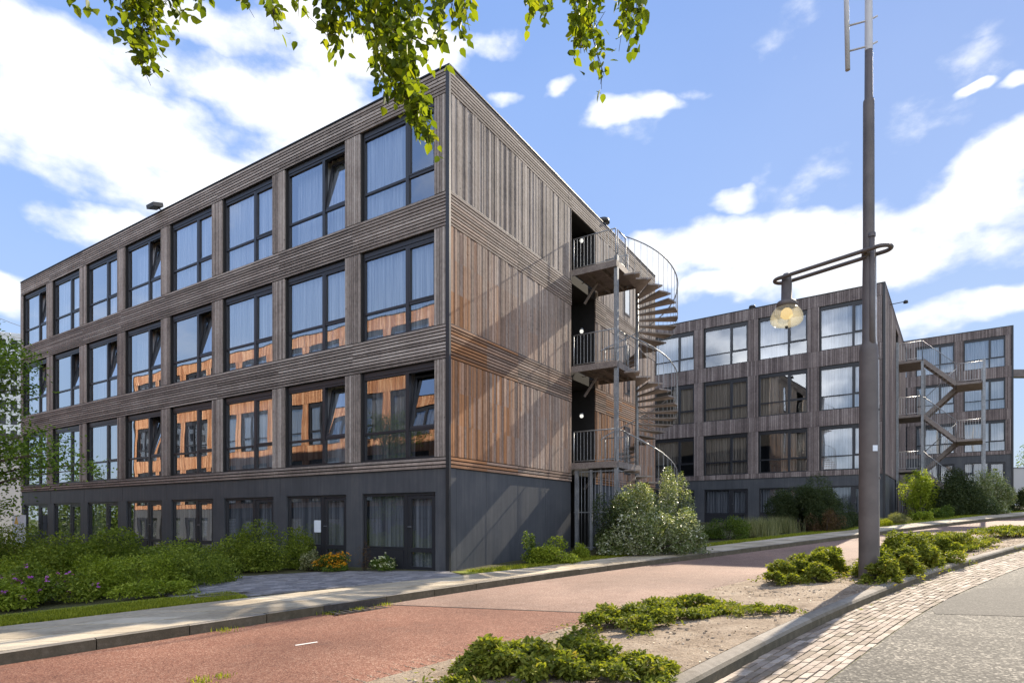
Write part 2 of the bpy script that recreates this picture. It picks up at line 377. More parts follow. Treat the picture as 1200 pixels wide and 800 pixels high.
# red cycle path: near part fresh, far part faded, split at a seam
N = len(kerbL); k_split = min(range(N), key=lambda i: (kerbL[i]-Vector(G(462, 706))).length)
mid = offset(kerbL, 5.6)
mid2 = resamp(curve([(-12, -9), (-4, .5), (2, 7.0), (5, 10.4), (8.0, 13.2), (14.6, 18.2), (25, 24.9), (60, 45.4)], .5), N-1)
ms = min(range(N), key=lambda i: (mid2[i]-Vector(G(730, 711))).length)
sheet('cycle_path', kerbL[:k_split+1], mid2[:ms+1], 0, 0, M['path_red'], 90, 8)
sheet('cycle_path_faded', kerbL[k_split:], mid2[ms:], 0, 0, M['path_pink'], 160, 8)
a, b = kerbL[k_split], mid2[ms]; d = (b-a).normalized(); n_ = Vector((-d.y, d.x))*.018
sheet('path_seam', resamp([a-n_, b-n_], 30), resamp([a+n_, b+n_], 30), .004, .004, M['iron'], 30, 1)
# pavement: tiles on a bed
wk_in = walkL
kin = offset(kerbL, -.14)
sheet('pavement_bed', kin, wk_in, .095, .095, M['joint_grey'], 260, 6)
def tiles(name, ca, cb, lv, mat, row_w, tl, gap=.006, h=.03, jitter=.003, span=None, bond=.5, rows=None):
    mb = MB(); n = 900; a = resamp(ca, n); b = resamp(cb, n)
    if span: i0, i1 = span(a); a = a[i0:i1]; b = b[i0:i1]
    if len(a) < 3: return
    cum = [0]
    for i in range(1, len(a)): cum.append(cum[-1]+((a[i]-a[i-1]).length+(b[i]-b[i-1]).length)/2)
    def samp(s, f):
        s = max(0, min(cum[-1]-1e-4, s)); k = np.searchsorted(cum, s, 'right')-1; k = min(k, len(a)-2)
        t_ = (s-cum[k])/(cum[k+1]-cum[k]); p = a[k].lerp(a[k+1], t_); q = b[k].lerp(b[k+1], t_)
        W = (q-p).length
        return p, q, W
    wavg = (a[len(a)//2]-b[len(b)//2]).length; nr = rows or max(1, round(wavg/row_w))
    for r in range(nr):
        s = -(r % 2)*tl*bond
        while s < cum[-1]:
            ln = tl
            s0, s1 = s+gap/2, s+ln-gap/2
            if s0 < 0: s0 = 0.
            if s1 > cum[-1]: break
            (p, q, W), (p2, q2, W2) = samp(s0, 0), samp(s1, 0)
            g0 = (r+0.0)/nr; g1 = (r+1.0)/nr; e = gap/2/W
            P = [p.lerp(q, g0+e), p2.lerp(q2, g0+e), p2.lerp(q2, g1-e), p.lerp(q, g1-e)]
            dz = lv+random.uniform(-jitter, jitter); tt = random.random()
            top = [(v.x, v.y, gz(v.x, v.y)+dz+random.uniform(-jitter, jitter)*.4) for v in P]
            bot = [(v[0], v[1], v[2]-h) for v in top]
            mb.face(top if False else list(reversed(top)), tt)
            for k in range(4): mb.face([top[k], top[(k+1) % 4], bot[(k+1) % 4], bot[k]], tt)
            s += ln
    o = mb.build(name, mat); o['kind'] = 'structure'; return o
def span_y(y0, y1): return lambda a: (next((i for i, p in enumerate(a) if p.y > y0), 0), next((i for i, p in enumerate(a) if p.y > y1), len(a)))
tiles('pavement', kin, wk_in, .125, M['tile'], .40, .60, gap=.022, span=span_y(2.5, 46))
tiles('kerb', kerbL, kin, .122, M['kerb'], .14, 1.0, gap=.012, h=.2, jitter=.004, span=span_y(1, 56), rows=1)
tiles('gutter_paving', ikerbL, gutL, .012, M['paver'], .105, .215, gap=.014, h=.04, jitter=.005, span=span_y(2.2, 44))
sheet('gutter_bed', ikerbL, gutL, 0, 0, M['joint'], 160, 2)
ik_in = offset(ikerbL, -.17)
# rounded island kerb
mb = MB(); a = resamp(ikerbL, 220); b = resamp(ik_in, 220)
prof = [(0, -.03), (0.0, .095), (.12, .125), (.35, .14), (.85, .14), (1., .12)]
for i in range(221):
    for f, lv in prof:
        p = a[i].lerp(b[i], f); mb.v.append((p.x, p.y, gz(p.x, p.y)+lv))
for i in range(220):
    for j in range(5):
        q = i*6+j; mb.f.append((q, q+1, q+7, q+6)); mb.t.append(((i//4)*.37) % 1); mb.w.append(0.); mb.m.append(0); mb.sm.append(False)
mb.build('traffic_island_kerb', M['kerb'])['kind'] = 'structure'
sheet('traffic_island', pnearL, ik_in, .006, .128, M['sand'], 320, 14, .008)
sheet('road', gutL, offset(gutL, 14), 0, 0, M['asphalt'], 160, 8)
# darker repair in the road
pa = [Vector(G(*p)) for p in [(1092, 714), (1112, 700), (1150, 689), (1230, 687)]]; pb_ = [Vector(G(*p)) for p in [(1096, 719), (1130, 720), (1170, 721), (1250, 724)]]
sheet('road_repair', pa, pb_, .004, .004, M['asphalt_patch'], 24, 6)
# garden behind the pavement
far = offset(wk_in, -60)
sheet('garden_ground', wk_in, offset(wk_in, -34), .11, .13, M['soil'], 160, 24)
w2 = resamp(wk_in, 400)
def isub(y0, y1): return [p for p in w2 if y0 <= p.y <= y1]
lw = isub(12.7, 60); sheet('verge_lawn', lw, offset(lw, -.75), .118, .122, M['lawn'], 200, 3)
lw2 = isub(3, 10.2); sheet('verge_lawn', lw2, offset(lw2, -1.3), .118, .122, M['lawn'], 60, 3)
# brick forecourt before the grey facade
fore = [Vector(G(a_, b_, .12)) for a_, b_ in [(222, 705), (300, 697.5), (400, 688), (470, 681.5), (545, 674.5)]]
foreb = [Vector(p) for p in [(-8.0, 12.4), (-6.2, 13.4), (-4.5, 14.0), (-3.0, 14.0), (-1.35, 13.45)]]
sheet('forecourt_bed', fore, foreb, .119, .119, M['joint_grey'], 40, 4)
tiles('forecourt', fore, foreb, .135, M['brick_dark'], .11, .22, gap=.007, h=.02, jitter=.002)

# ------------------------------------------------------------------ leaves
def leaf_mesh(name, C, size, mat, parent=None, up=.35, shape='quad', svar=.35, aspect=.5, tint=None, nrm=None, extra=None):
    C = np.asarray(C, dtype=np.float64); n = len(C)
    sz = size*(1+svar*rng.uniform(-1, 1, n))
    N_ = rng.normal(size=(n, 3)); N_[:, 2] = np.abs(N_[:, 2])+up
    if nrm is not None: N_ = N_*.6+nrm
    N_ /= np.linalg.norm(N_, axis=1)[:, None]
    D = rng.normal(size=(n, 3))
    if extra is not None: D = D*.5+np.array(extra)
    D -= N_*np.sum(D*N_, 1)[:, None]; D /= np.linalg.norm(D, axis=1)[:, None]
    W = np.cross(N_, D)
    if shape == 'quad':
        tmpl = [(0, 0, 0), (.5, aspect*.5, .10), (1, 0, 0), (.5, -aspect*.5, .10)]; faces = [(0, 1, 2), (0, 2, 3)]
    elif shape == 'heart':
        tmpl = [(0, 0, 0), (.12, .30, .05), (.45, .38, .08), (.8, .18, .04), (1.05, 0, -.05), (.8, -.18, .04), (.45, -.38, .08), (.12, -.30, .05), (.5, 0, -.02)]
        faces = [(0, 1, 8), (1, 2, 8), (2, 3, 8), (3, 4, 8), (4, 5, 8), (5, 6, 8), (6, 7, 8), (7, 0, 8)]
    elif shape == 'long':
        tmpl = [(0, 0, 0), (.35, aspect*.5, .06), (.75, aspect*.38, .02), (1, 0, -.06), (.75, -aspect*.38, .02), (.35, -aspect*.5, .06)]
        faces = [(0, 1, 2, 3), (0, 3, 4, 5)]
    k = len(tmpl); V = np.zeros((n, k, 3))
    for i, (a, b, c) in enumerate(tmpl): V[:, i] = C + (D*a + W*b + N_*c)*sz[:, None]
    fl = len(faces[0]); F = np.array(faces)[None]+(np.arange(n)*k)[:, None, None]
    me = bpy.data.meshes.new(name); me.vertices.add(n*k); me.vertices.foreach_set('co', V.reshape(-1))
    nf = n*len(faces); me.loops.add(nf*fl); me.loops.foreach_set('vertex_index', F.reshape(-1).astype(np.int32))
    me.polygons.add(nf); me.polygons.foreach_set('loop_start', (np.arange(nf)*fl).astype(np.int32)); me.polygons.foreach_set('loop_total', np.full(nf, fl, dtype=np.int32))
    me.materials.append(mat); me.update(calc_edges=True)
    tt = rng.uniform(0, 1, n) if tint is None else np.clip(tint, 0, 1)
    a_ = me.attributes.new('tint', 'FLOAT', 'FACE'); a_.data.foreach_set('value', np.repeat(tt, len(faces)))
    o = bpy.data.objects.new(name, me); COL.objects.link(o); o.parent = parent; return o
def clumpy(n, rx, ry, h, k=14, cr=.35, base=.05, shell=.55):
    """leaf points in uneven clumps filling a bush of half-width rx, ry and height h standing at the origin"""
    cs = []
    while len(cs) < k:
        p = rng.uniform(-1, 1, 3); p[2] = abs(p[2])
        if np.linalg.norm(p) < 1 and np.linalg.norm(p) > .25: cs.append(p)
    cs = np.array(cs); idx_ = rng.integers(0, k, n)
    d = rng.normal(size=(n, 3)); d /= np.linalg.norm(d, axis=1)[:, None]
    r = rng.uniform(shell, 1.05, n)**.8; sc = rng.uniform(.6, 1.15, k)
    P = cs[idx_]*.78 + d*(r*sc[idx_]*cr)[:, None]
    P[:, 2] = np.where(P[:, 2] < 0, -P[:, 2]*.3, P[:, 2])
    out = P*np.array([rx, ry, h]); out[:, 2] = out[:, 2]*.95+base
    tint = np.clip(rng.uniform(0, 1, n)*.7+rng.uniform(0, .3, k)[idx_], 0, 1)
    return out, tint, cs*np.array([rx, ry, h])*.78
def shrub(name, loc, rx, ry, h, n, size, mat, label, cat='shrub', group=None, k=14, cr=.36, rz=0., aspect=.5, shape='quad', lv=.12, flowers=None, stems=6, up=.35):
    x, y = loc; o = empty(name, (x, y, gz(x, y)+lv), rz); tag(o, label, cat, group)
    P, ti, cs = clumpy(n, rx, ry, h, k, cr)
    if name == 'ground_cover':                      # runners and loose leaves creeping out over the soil
        m_r = max(10, int(26*(rx*ry)**.5)); E_ = []
        for _ in range(m_r):
            a = rng.uniform(0, 2*PI); L_ = rng.uniform(.75, 1.35); b = a+rng.normal()*.25
            for q in range(rng.integers(8, 26)):
                f = rng.uniform(.6, L_); E_.append((rx*f*math.cos(a+(b-a)*f)+rng.normal()*.035, ry*f*math.sin(a+(b-a)*f)+rng.normal()*.035, abs(rng.normal())*.03+.0))
        P = np.vstack([P, np.array(E_)]); ti = np.concatenate([ti, rng.uniform(.2, 1.1, len(E_))])
        P[:, 2] += .05*np.sin(P[:, 0]*9)*np.cos(P[:, 1]*8)*(P[:, 2] > .1)
    leaf_mesh('foliage', P, size, mat, o, tint=ti, aspect=aspect, shape=shape, up=up)
    m_ = MB()
    for c in cs[:stems]:
        m_.tube([(c[0]*.12, c[1]*.12, -.05), (c[0]*.45, c[1]*.45, c[2]*.5), tuple(c)], [max(.008, h*.014), max(.006, h*.01), .004], 5)
    m_.build('stem', M['twig'], o)
    if flowers:
        fm, fn, fs = flowers; idx_ = rng.choice(len(P), fn); Q = P[idx_]*1.02; Q[:, 2] += .03
        Q = Q[Q[:, 2] > h*.3]
        Q = np.repeat(Q, 5, 0)+rng.normal(size=(len(Q)*5, 3))*fs*.25
        leaf_mesh('flower', Q, fs, fm, o, up=1.2, aspect=.8)
    return o
def blades(name, P, h, w, mat, lean=.35, parent=None):
    P = np.asarray(P); n = len(P); hh = h*rng.uniform(.5, 1.2, n)
    a = rng.uniform(0, 2*PI, n); L = np.stack([np.cos(a), np.sin(a), np.zeros(n)], 1); Wd = np.stack([-np.sin(a), np.cos(a), np.zeros(n)], 1)
    ln = rng.uniform(.1, 1, n)*lean
    z = np.array([0, 0, 1.])
    V = np.zeros((n, 5, 3))
    V[:, 0] = P-Wd*w/2; V[:, 1] = P+Wd*w/2
    m_ = P+z*(hh*.55)[:, None]+L*(hh*ln*.3)[:, None]
    V[:, 2] = m_+Wd*w*.35; V[:, 3] = m_-Wd*w*.35
    V[:, 4] = P+z*(hh*(1-ln*.35))[:, None]+L*(hh*ln)[:, None]
    me = bpy.data.meshes.new(name); me.vertices.add(n*5); me.vertices.foreach_set('co', V.reshape(-1))
    b = np.arange(n)*5
    loops = np.stack([b, b+1, b+2, b+3, b+3, b+2, b+4], 1).reshape(-1).astype(np.int32)
    me.loops.add(n*7); me.loops.foreach_set('vertex_index', loops)
    st = np.stack([np.arange(n)*7, np.arange(n)*7+4], 1).reshape(-1).astype(np.int32); me.polygons.add(n*2)
    me.polygons.foreach_set('loop_start', st); me.polygons.foreach_set('loop_total', np.tile([4, 3], n).astype(np.int32))
    me.materials.append(mat); me.update(calc_edges=True)
    at_ = me.attributes.new('tint', 'FLOAT', 'FACE'); at_.data.foreach_set('value', np.repeat(rng.uniform(0, 1, n), 2))
    o = bpy.data.objects.new(name, me); COL.objects.link(o); o.parent = parent; return o

# ------------------------------------------------------------------ buildings
PITCH = 2.93; SILL = [-9, 1.41, 4.41, 7.41]; WH = 2.22; WW = 2.36; TOP = 10.2; CLB = 1.15
def window_meshes(w, h, lower=.70, split=.62, gf=False, door=False):
    """frame, glass, curtain and tilted-sash meshes of one window; origin bottom left outside, y into the wall"""
    f = MB(); fw = .055; hd = .12
    f.box(0, fw, .06, .15, 0, h, .5); f.box(w-fw, w, .06, .15, 0, h, .5)
    f.box(fw, w-fw, .06, .15, 0, fw, .5); f.box(fw, w-fw, .04, .15, h-hd, h, .5); f.box(fw, w-fw, .055, .15, h-hd-.06, h-hd-.004, .4)
    mx = w*split; f.box(mx-.05, mx+.05, .05, .15, fw, h-hd-.06, .5)
    f.box(fw, mx-.05, .065, .15, lower-.03, lower+.03, .5); f.box(mx+.05, w-fw, .065, .15, lower-.03, lower+.03, .5)
    # sash rims
    for (x0, x1, z0, z1) in ((mx+.052, w-fw-.002, lower+.032, h-hd-.064),):
        f.box(x0, x0+.035, .055, .12, z0, z1, .3); f.box(x1-.035, x1, .055, .12, z0, z1, .3)
        f.box(x0+.035, x1-.035, .055, .12, z0, z0+.035, .3); f.box(x0+.035, x1-.035, .055, .12, z1-.035, z1, .3)
    g = MB(); yy = .095
    for (x0, x1, z0, z1) in ((fw, mx-.05, fw, lower-.03), (fw, mx-.05, lower+.03, h-hd-.06), (mx+.05, w-fw, fw, lower-.03), (mx+.087, w-fw-.037, lower+.067, h-hd-.099)):
        g.face([(x0, yy, z0), (x1, yy, z0), (x1, yy, z1), (x0, yy, z1)])
    return f, g
def tilt_meshes(w, h, lower=.70, split=.62, ang=8.):
    f = MB(); fw = .055; hd = .12; mx = w*split
    f.box(0, fw, .06, .15, 0, h, .5); f.box(w-fw, w, .06, .15, 0, h, .5)
    f.box(fw, w-fw, .06, .15, 0, fw, .5); f.box(fw, w-fw, .04, .15, h-hd, h, .5); f.box(fw, w-fw, .055, .15, h-hd-.06, h-hd-.004, .4)
    f.box(mx-.05, mx+.05, .05, .15, fw, h-hd-.06, .5)
    f.box(fw, mx-.05, .065, .15, lower-.03, lower+.03, .5); f.box(mx+.05, w-fw, .065, .15, lower-.03, lower+.03, .5)
    g = MB(); yy = .095
    for (x0, x1, z0, z1) in ((fw, mx-.05, fw, lower-.03), (fw, mx-.05, lower+.03, h-hd-.06), (mx+.05, w-fw, fw, lower-.03)):
        g.face([(x0, yy, z0), (x1, yy, z0), (x1, yy, z1), (x0, yy, z1)])
    x0, x1, z0, z1 = mx+.055, w-fw-.005, 0, h-hd-.07-lower-.035
    s = MB(); r = .05
    s.box(x0, x0+r, 0, .05, z0, z1, .3); s.box(x1-r, x1, 0, .05, z0, z1, .3); s.box(x0+r, x1-r, 0, .05, z0, z0+r, .3); s.box(x0+r, x1-r, 0, .05, z1-r, z1, .3)
    sg = MB(); sg.face([(x0+r, .025, z0+r), (x1-r, .025, z0+r), (x1-r, .025, z1-r), (x0+r, .025, z1-r)])
    return f, g, s, sg, lower+.035
def curtain_mesh(x0, x1, z0, z1, y=.19, amp=.034, per=.15, mat='curtain', seed=0):
    m = MB(); rr = random.Random(seed); n = max(8, int((x1-x0)/.02)); base = 0; ph = rr.random()*6
    xs_ = [x0+(x1-x0)*i/n for i in range(n+1)]; acc = 0
    for x in xs_:
        acc += .02/per*2*PI*rr.uniform(.55, 1.45)
        yy = y+amp*math.sin(acc+ph)*rr.uniform(.7, 1.1)
        m.v.append((x, yy, z0)); m.v.append((x, yy+amp*.5*math.sin(acc*.7), z1))
    for i in range(n):
        m.f.append((2*i, 2*i+2, 2*i+3, 2*i+1)); m.t.append(.5); m.w.append(0.); m.m.append(0); m.sm.append(True)
    return m.build('curtain', M[mat], mesh_only=True)
fm, gm = window_meshes(WW, WH); WF = fm.build('window', M['frame'], mesh_only=True); WG = gm.build('glass', M['glass'], mesh_only=True)
fm, gm, sm_, sg, TZ = tilt_meshes(WW, WH); TF = fm.build('window', M['frame'], mesh_only=True); TG = gm.build('glass', M['glass'], mesh_only=True)
TS = sm_.build('sash', M['frame'], mesh_only=True)
sm_.face([(v) for v in sg.v], m=1); TSG = sm_.build('sash', [M['frame'], M['glass']], mesh_only=True)
CUR = {}
for c in ('curtain', 'curtain_grey', 'curtain_tan'):
    CUR[c] = [curtain_mesh(.04, WW-.04, .04, WH-.05, mat=c, seed=3), curtain_mesh(.04, WW-.04, .04, WH-.05, mat=c, seed=9),
              curtain_mesh(.04, WW*.62, .04, WH-.05, mat=c, seed=5), curtain_mesh(WW*.45, WW-.04, .04, WH-.05, mat=c, seed=6), curtain_mesh(.04, WW*.4, .04, WH-.05, mat=c, seed=15)]
GH = 1.74                                         # ground floor window: glazed leaf and door leaf, base at z0
def gf_meshes(h, dz):
    f = MB(); w = WW; fw = .055; hd = .07; mx = w*.60
    f.box(0, fw, .06, .15, 0, h, .5); f.box(w-fw, w, .06, .15, -dz, h, .5); f.box(fw, w-fw, .05, .15, h-hd, h, .5)
    f.box(fw, mx-.05, .06, .15, 0, .06, .5); f.box(mx-.06, mx+.06, .05, .15, -dz, h-hd, .5)
    f.box(0, mx-.06, .03, .15, -dz, -.004, .35)
    f.box(mx+.06, mx+.15, .06, .13, -dz+.02, h-hd-.01, .3); f.box(w-fw-.09, w-fw, .06, .13, -dz+.02, h-hd-.01, .3)
    f.box(mx+.15, w-fw-.09, .06, .13, -.05, .06, .3); f.box(mx+.15, w-fw-.09, .06, .13, -dz+.02, -dz+.09, .3); f.box(mx+.15, w-fw-.09, .06, .13, h-hd-.08, h-hd-.01, .3)
    g = MB(); yy = .095
    for (x0, x1, z0, z1) in ((fw, mx-.06, .06, h-hd), (mx+.15, w-fw-.09, .06, h-hd-.08), (mx+.15, w-fw-.09, -dz+.09, -.05)):
        g.face([(x0, yy, z0), (x1, yy, z0), (x1, yy, z1), (x0, yy, z1)])
    return f, g
GZ0 = -.74; GTOP = .62
fm, gm = gf_meshes(GTOP-GZ0, .48); GF = fm.build('garden_door', M['frame'], mesh_only=True); GG = gm.build('glass', M['glass_low'], mesh_only=True)
GC = [curtain_mesh(.05, WW-.05, -.45, GTOP-GZ0-.04, mat='curtain_grey', seed=s, amp=.035, per=.15) for s in (21, 22)]+[curtain_mesh(.05, WW*.5, -.45, GTOP-GZ0-.04, mat='curtain_grey', seed=23)]
handle = MB(); handle.tube([(.0, .0, 0), (0, -.05, 0), (.11, -.05, 0)], .009, 6); HND = handle.build('handle', M['galv'], mesh_only=True)

def slats_h(mb, face, u0, u1, z0, z1, pitch=.078, joints=(), warm=None):
    """horizontal boards; face 'A' runs along x at y=0, face 'B' along y at x=0"""
    n = max(1, round((z1-z0)/pitch)); p = (z1-z0)/n; cuts = [u0]+[j for j in joints if u0+.05 < j < u1-.05]+[u1]
    for k in range(n):
        za = z0+k*p+.014; zb = z0+(k+1)*p-.014
        for a, b in zip(cuts, cuts[1:]):
            t_ = random.random(); w_ = warm((a+b)/2, (za+zb)/2) if warm else 0.
            out = .034+random.uniform(-.002, .002)
            if face == 'A': mb.box(a+.003, b-.003, -out, -.0, za, zb, t_, w_)
            else:
                m_ = max(1, int((b-a)/1.2)) if warm else 1
                for q in range(m_):
                    c0 = a+(b-a)*q/m_; c1 = a+(b-a)*(q+1)/m_; w_ = warm((c0+c1)/2, (za+zb)/2) if warm else 0.
                    mb.box(0, out, c0+(.003 if q == 0 else 0), c1-(.003 if q == m_-1 else 0), za, zb, t_, w_)
def slats_v(mb, face, u0, u1, z0, z1, pitch=.078, warm=None, group=False, gap=.015):
    u = u0+.003
    while u < u1-.02:
        w_ = pitch*(random.choice((.62, 1., 1., 1.35)) if group else 1.)
        w_ = min(w_, u1-u-.002)
        if w_ < .02: break
        out = .032+(random.uniform(-.012, .006) if group else random.uniform(-.002, .002)); t_ = random.random()
        wm = warm(u, (z0+z1)/2) if warm else 0.
        segs = [(z0+.004, z1-.004)]
        if warm: segs = [(z0+.004, (z0*2+z1)/3), ((z0*2+z1)/3, (z0+z1*2)/3), ((z0+z1*2)/3, z1-.004)]
        for za, zb in segs:
            wm = warm(u, (za+zb)/2) if warm else 0.
            if face == 'A': mb.box(u, u+w_-gap, -out, 0, za, zb, t_, wm)
            else: mb.box(0, out, u, u+w_-gap, za, zb, t_, wm)
        u += w_
def warmB(u, z):
    w_ = .95*max(0, 1-u/3.4)*max(0, min(1, (7.6-z)/4.2)) + max(0, .55-abs(u-8.8)/5)*max(0, min(1, (5.5-z)/3))
    if u > 7.9: w_ += .25*max(0, min(1, (6-z)/3))
    w_ = w_*.8+.30*max(0, min(1, (8.2-z)/4))
    return max(0, min(1, w_*random.uniform(.45, 1.45)))
def warm_under(u, z): return .12 if 1.1 < z < 1.3 else 0.
def building(label, corner, rz, dz, nA, LB, wood, style='h', tilts=(), recess=True, base=-1.6, curtains=None, gf=True, no_cur=(), root_name='apartment_building', open_gf=(), cat='building', windowsB=True):
    root = empty(root_name, (corner[0], corner[1], dz), rz); tag(root, label, cat)
    LA = .40+PITCH*nA-.34
    # wall core: bands and piers, 20 cm thick, behind the boards
    c = MB(); T0, T1 = .0, .30
    bands = [(CLB, SILL[1]), (SILL[1]+WH, SILL[2]), (SILL[2]+WH, SILL[3]), (SILL[3]+WH, TOP-.02)]
    rows = [(SILL[k], SILL[k]+WH) for k in (1, 2, 3)]
    for z0, z1 in bands: c.box(-LA, -.0, T0, T1, z0, z1, .5)
    piers = [(-.40, 0.)]+[(-(.40+PITCH*i), -(.40+PITCH*(i-1)+WW)) for i in range(1, nA)]+[(-LA, -(.40+PITCH*(nA-1)+WW))]
    for z0, z1 in rows:
        for x0, x1 in piers: c.box(x0, x1, T0, T1, z0, z1, .5)
    # end wall (face B) with the open stair bay
    r0, r1 = 6.13, 7.90
    yb = [(T1, LB)] if not recess else [(T1, r0), (r1, LB)]
    for y0, y1 in yb:
        c.box(-.25, 0, y0, y1, CLB, TOP-.02, .5)
    if recess:
        c.box(-.25, 0, r0, r1, 9.62, TOP-.02, .5)
        c.box(-2.2, -.25, r0-.12, r0, base, TOP-.1, .2); c.box(-2.2, -.25, r1, r1+.12, base, TOP-.1, .2); c.box(-2.3, -2.2, r0, r1, base, TOP-.1, .2)
        for zf in (1.7, 4.7, 7.7): c.box(-2.2, -.02, r0+.002, r1-.002, zf-.32, zf-.02, .4)
        c.box(-2.2, -.25, r0+.002, r1-.002, 9.7, 9.8, .4)
    # rear and far walls
    c.box(-LA, -.25, LB-.2, LB-.002, base, TOP-.03, .5); c.box(-LA+.001, -LA+.2, T1, LB-.2, base, TOP-.03, .5)
    c.build('wall', M['membrane'], root)
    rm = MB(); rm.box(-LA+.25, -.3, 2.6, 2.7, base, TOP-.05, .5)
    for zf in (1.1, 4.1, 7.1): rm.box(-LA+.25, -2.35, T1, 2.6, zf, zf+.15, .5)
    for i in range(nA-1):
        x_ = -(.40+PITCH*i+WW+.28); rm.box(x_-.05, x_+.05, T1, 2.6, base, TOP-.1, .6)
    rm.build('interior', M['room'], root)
    rf = MB(); rf.box(-LA-.02, .02, -.02, LB+.02, TOP-.018, TOP+.03, .5)
    rf.build('roof', M['roof'], root)
    # plinth storey
    p = MB(); z1 = CLB-.002
    for (x0, x1) in piers: p.box(x0 if x0 > -LA+.01 else -LA, x1, .01, .28, base, GTOP, .5)
    p.box(-LA, 0, .01, .28, GTOP, z1, .5)
    for y0, y1 in yb: p.box(-.26, -.012, max(y0, .281), y1, base, z1, .5)
    # panel joints as fine cover strips
    for i in range(nA):
        p.box(-(.40+PITCH*i+WW+.29), -(.40+PITCH*i+WW+.27), .004, .0099, GTOP, z1, .2)
    for y_ in (1.5, 3.0, 4.5, 9.4, 10.9): p.box(-.0119, -.008, y_, y_+.02, base, z1, .2)
    p.build('plinth', M['plinth'], root)
    # timber cladding
    jt = [-(.12+PITCH*i) for i in range(1, nA)]
    a = MB()
    for k, (z0, z1) in enumerate(bands):
        if style == 'h': slats_h(a, 'A', -LA, -.06, z0, z1+(.02 if k == 3 else 0), joints=jt, warm=warm_under)
        else: slats_v(a, 'A', -LA, -.06, z0, z1+(.02 if k == 3 else 0), .10)
    for z0, z1 in rows:
        for x0, x1 in piers: slats_v(a, 'A', x0, min(x1, -.06), z0+.003, z1-.003, .078)
    if style == 'v':
        for x0, x1 in piers[1:-1]:
            m0 = (x0+x1)/2; a.box(m0-.05, m0-.035, -.05, -.03, CLB, TOP, .9); a.box(m0+.035, m0+.05, -.05, -.03, CLB, TOP, .9)
    a.build('front_cladding', wood, root)
    b = MB(); wf = warmB if style == 'h' and recess else None
    for y0, y1 in ([(0.02, r0-.01), (r1+.01, LB)] if recess else [(.02, LB)]):
        jb = [2.93, 5.9, 8.8, 11.7]
        if style == 'h':
            for k, (z0, z1) in enumerate(bands): slats_h(b, 'B', y0, y1, z0, z1+(.02 if k == 3 else 0), joints=jb, warm=wf)
            for z0, z1 in rows:
                slats_v(b, 'B', y0, y1, z0+.004, z1-.004, .085, warm=wf, group=True)
        else: slats_v(b, 'B', y0, y1, CLB, TOP, .10, group=True)
    if recess: slats_h(b, 'B', r0-.01, r1+.01, 9.63, TOP, warm=wf) if style == 'h' else slats_v(b, 'B', r0-.01, r1+.01, 9.63, TOP, .1)
    b.build('side_cladding', wood, root)
    tr = MB(); tr.box(-.055, .046, -.046, .018, base, TOP+.05, .5)
    tr.box(-LA-.01, -.056, -.048, .0, TOP+.022, TOP+.05, .5); tr.box(0, .048, .019, LB, TOP+.022, TOP+.05, .5)
    if style == 'h':
        for zs in (SILL[3]-.008, SILL[2]-.008): tr.box(.0281, .036, .02, r0-.02, zs, zs+.012, .3)
    tr.build('corner_trim', M['trim'], root)
    # windows
    for r in (1, 2, 3):
        for i in range(nA):
            x0 = -(.40+PITCH*i+WW); tilt = (r, i) in tilts
            w = put('window', TF if tilt else WF, root, (x0, 0, SILL[r]))
            put('glass', TG if tilt else WG, w)
            if tilt: put('sash', TSG, w, (0, .07, TZ), (R(-9), 0, 0))
            ck = curtains(r, i) if curtains else ('curtain', (i*7+r*3) % 2)
            if ck: 
                cu = put('curtain', CUR[ck[0]][ck[1]], w)
                if tilt: cu.location.y = .17
    if gf:
        for i in range(nA):
            x0 = -(.40+PITCH*i+WW); w = put('garden_door', GF, root, (x0, 0.0, GZ0)); put('glass', GG, w)
            put('curtain', GC[i % 2] if i not in open_gf else GC[2], w)
            put('handle', HND, w, (WW*.60+.10, .06, .55))
    return root
def curA(r, i):
    if r == 3: return ('curtain', {0: 2, 5: 3}.get(i, i % 2))
    if (r, i) in ((2, 6), (2, 3)): return ('curtain_grey', 3)
    if r == 1: return {0: ('curtain_grey', 2), 1: ('curtain', 3), 2: ('curtain', 0), 3: ('curtain_grey', 4)}.get(i, ('curtain_grey', (i*5) % 5))
    return ('curtain', (i*5+1) % 2)
TA = {(3, 1), (3, 4), (3, 7), (2, 2), (2, 3), (2, 4), (2, 5), (2, 6), (2, 7), (1, 0), (1, 1), (1, 4)} - {(2, 2)}
B1C = (-1.427, 13.597); TH = R(32.22)
B1 = building('large timber clad block in front with horizontal boards and a dark ground floor', B1C, -TH, 0, 8, 13.98, M['wood'], 'h', TA, curtains=curA, open_gf=(4, 5), base=-1.9)
def curB(r, i):
    if (r, i) == (3, 2): return None
    if (r, i) in ((3, 1),): return ('curtain', 2)
    if r == 3: return ('curtain', i % 2)
    if (r, i) in ((2, 0), (1, 0)): return ('curtain', 0)
    return ('curtain_tan', (i*2+r) % 5)
TH2 = math.atan2(.596, .803)
B2C = (17.7, 28.6)
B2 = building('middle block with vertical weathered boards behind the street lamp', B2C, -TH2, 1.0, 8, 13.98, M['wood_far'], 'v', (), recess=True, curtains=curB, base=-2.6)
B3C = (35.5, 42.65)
B3 = building('farthest timber block on the right behind the zigzag steel stair', B3C, -TH2, 3.45, 5, 13.98, M['wood_far'], 'v', (), recess=False, curtains=lambda r, i: ('curtain', 1), base=-4.6)
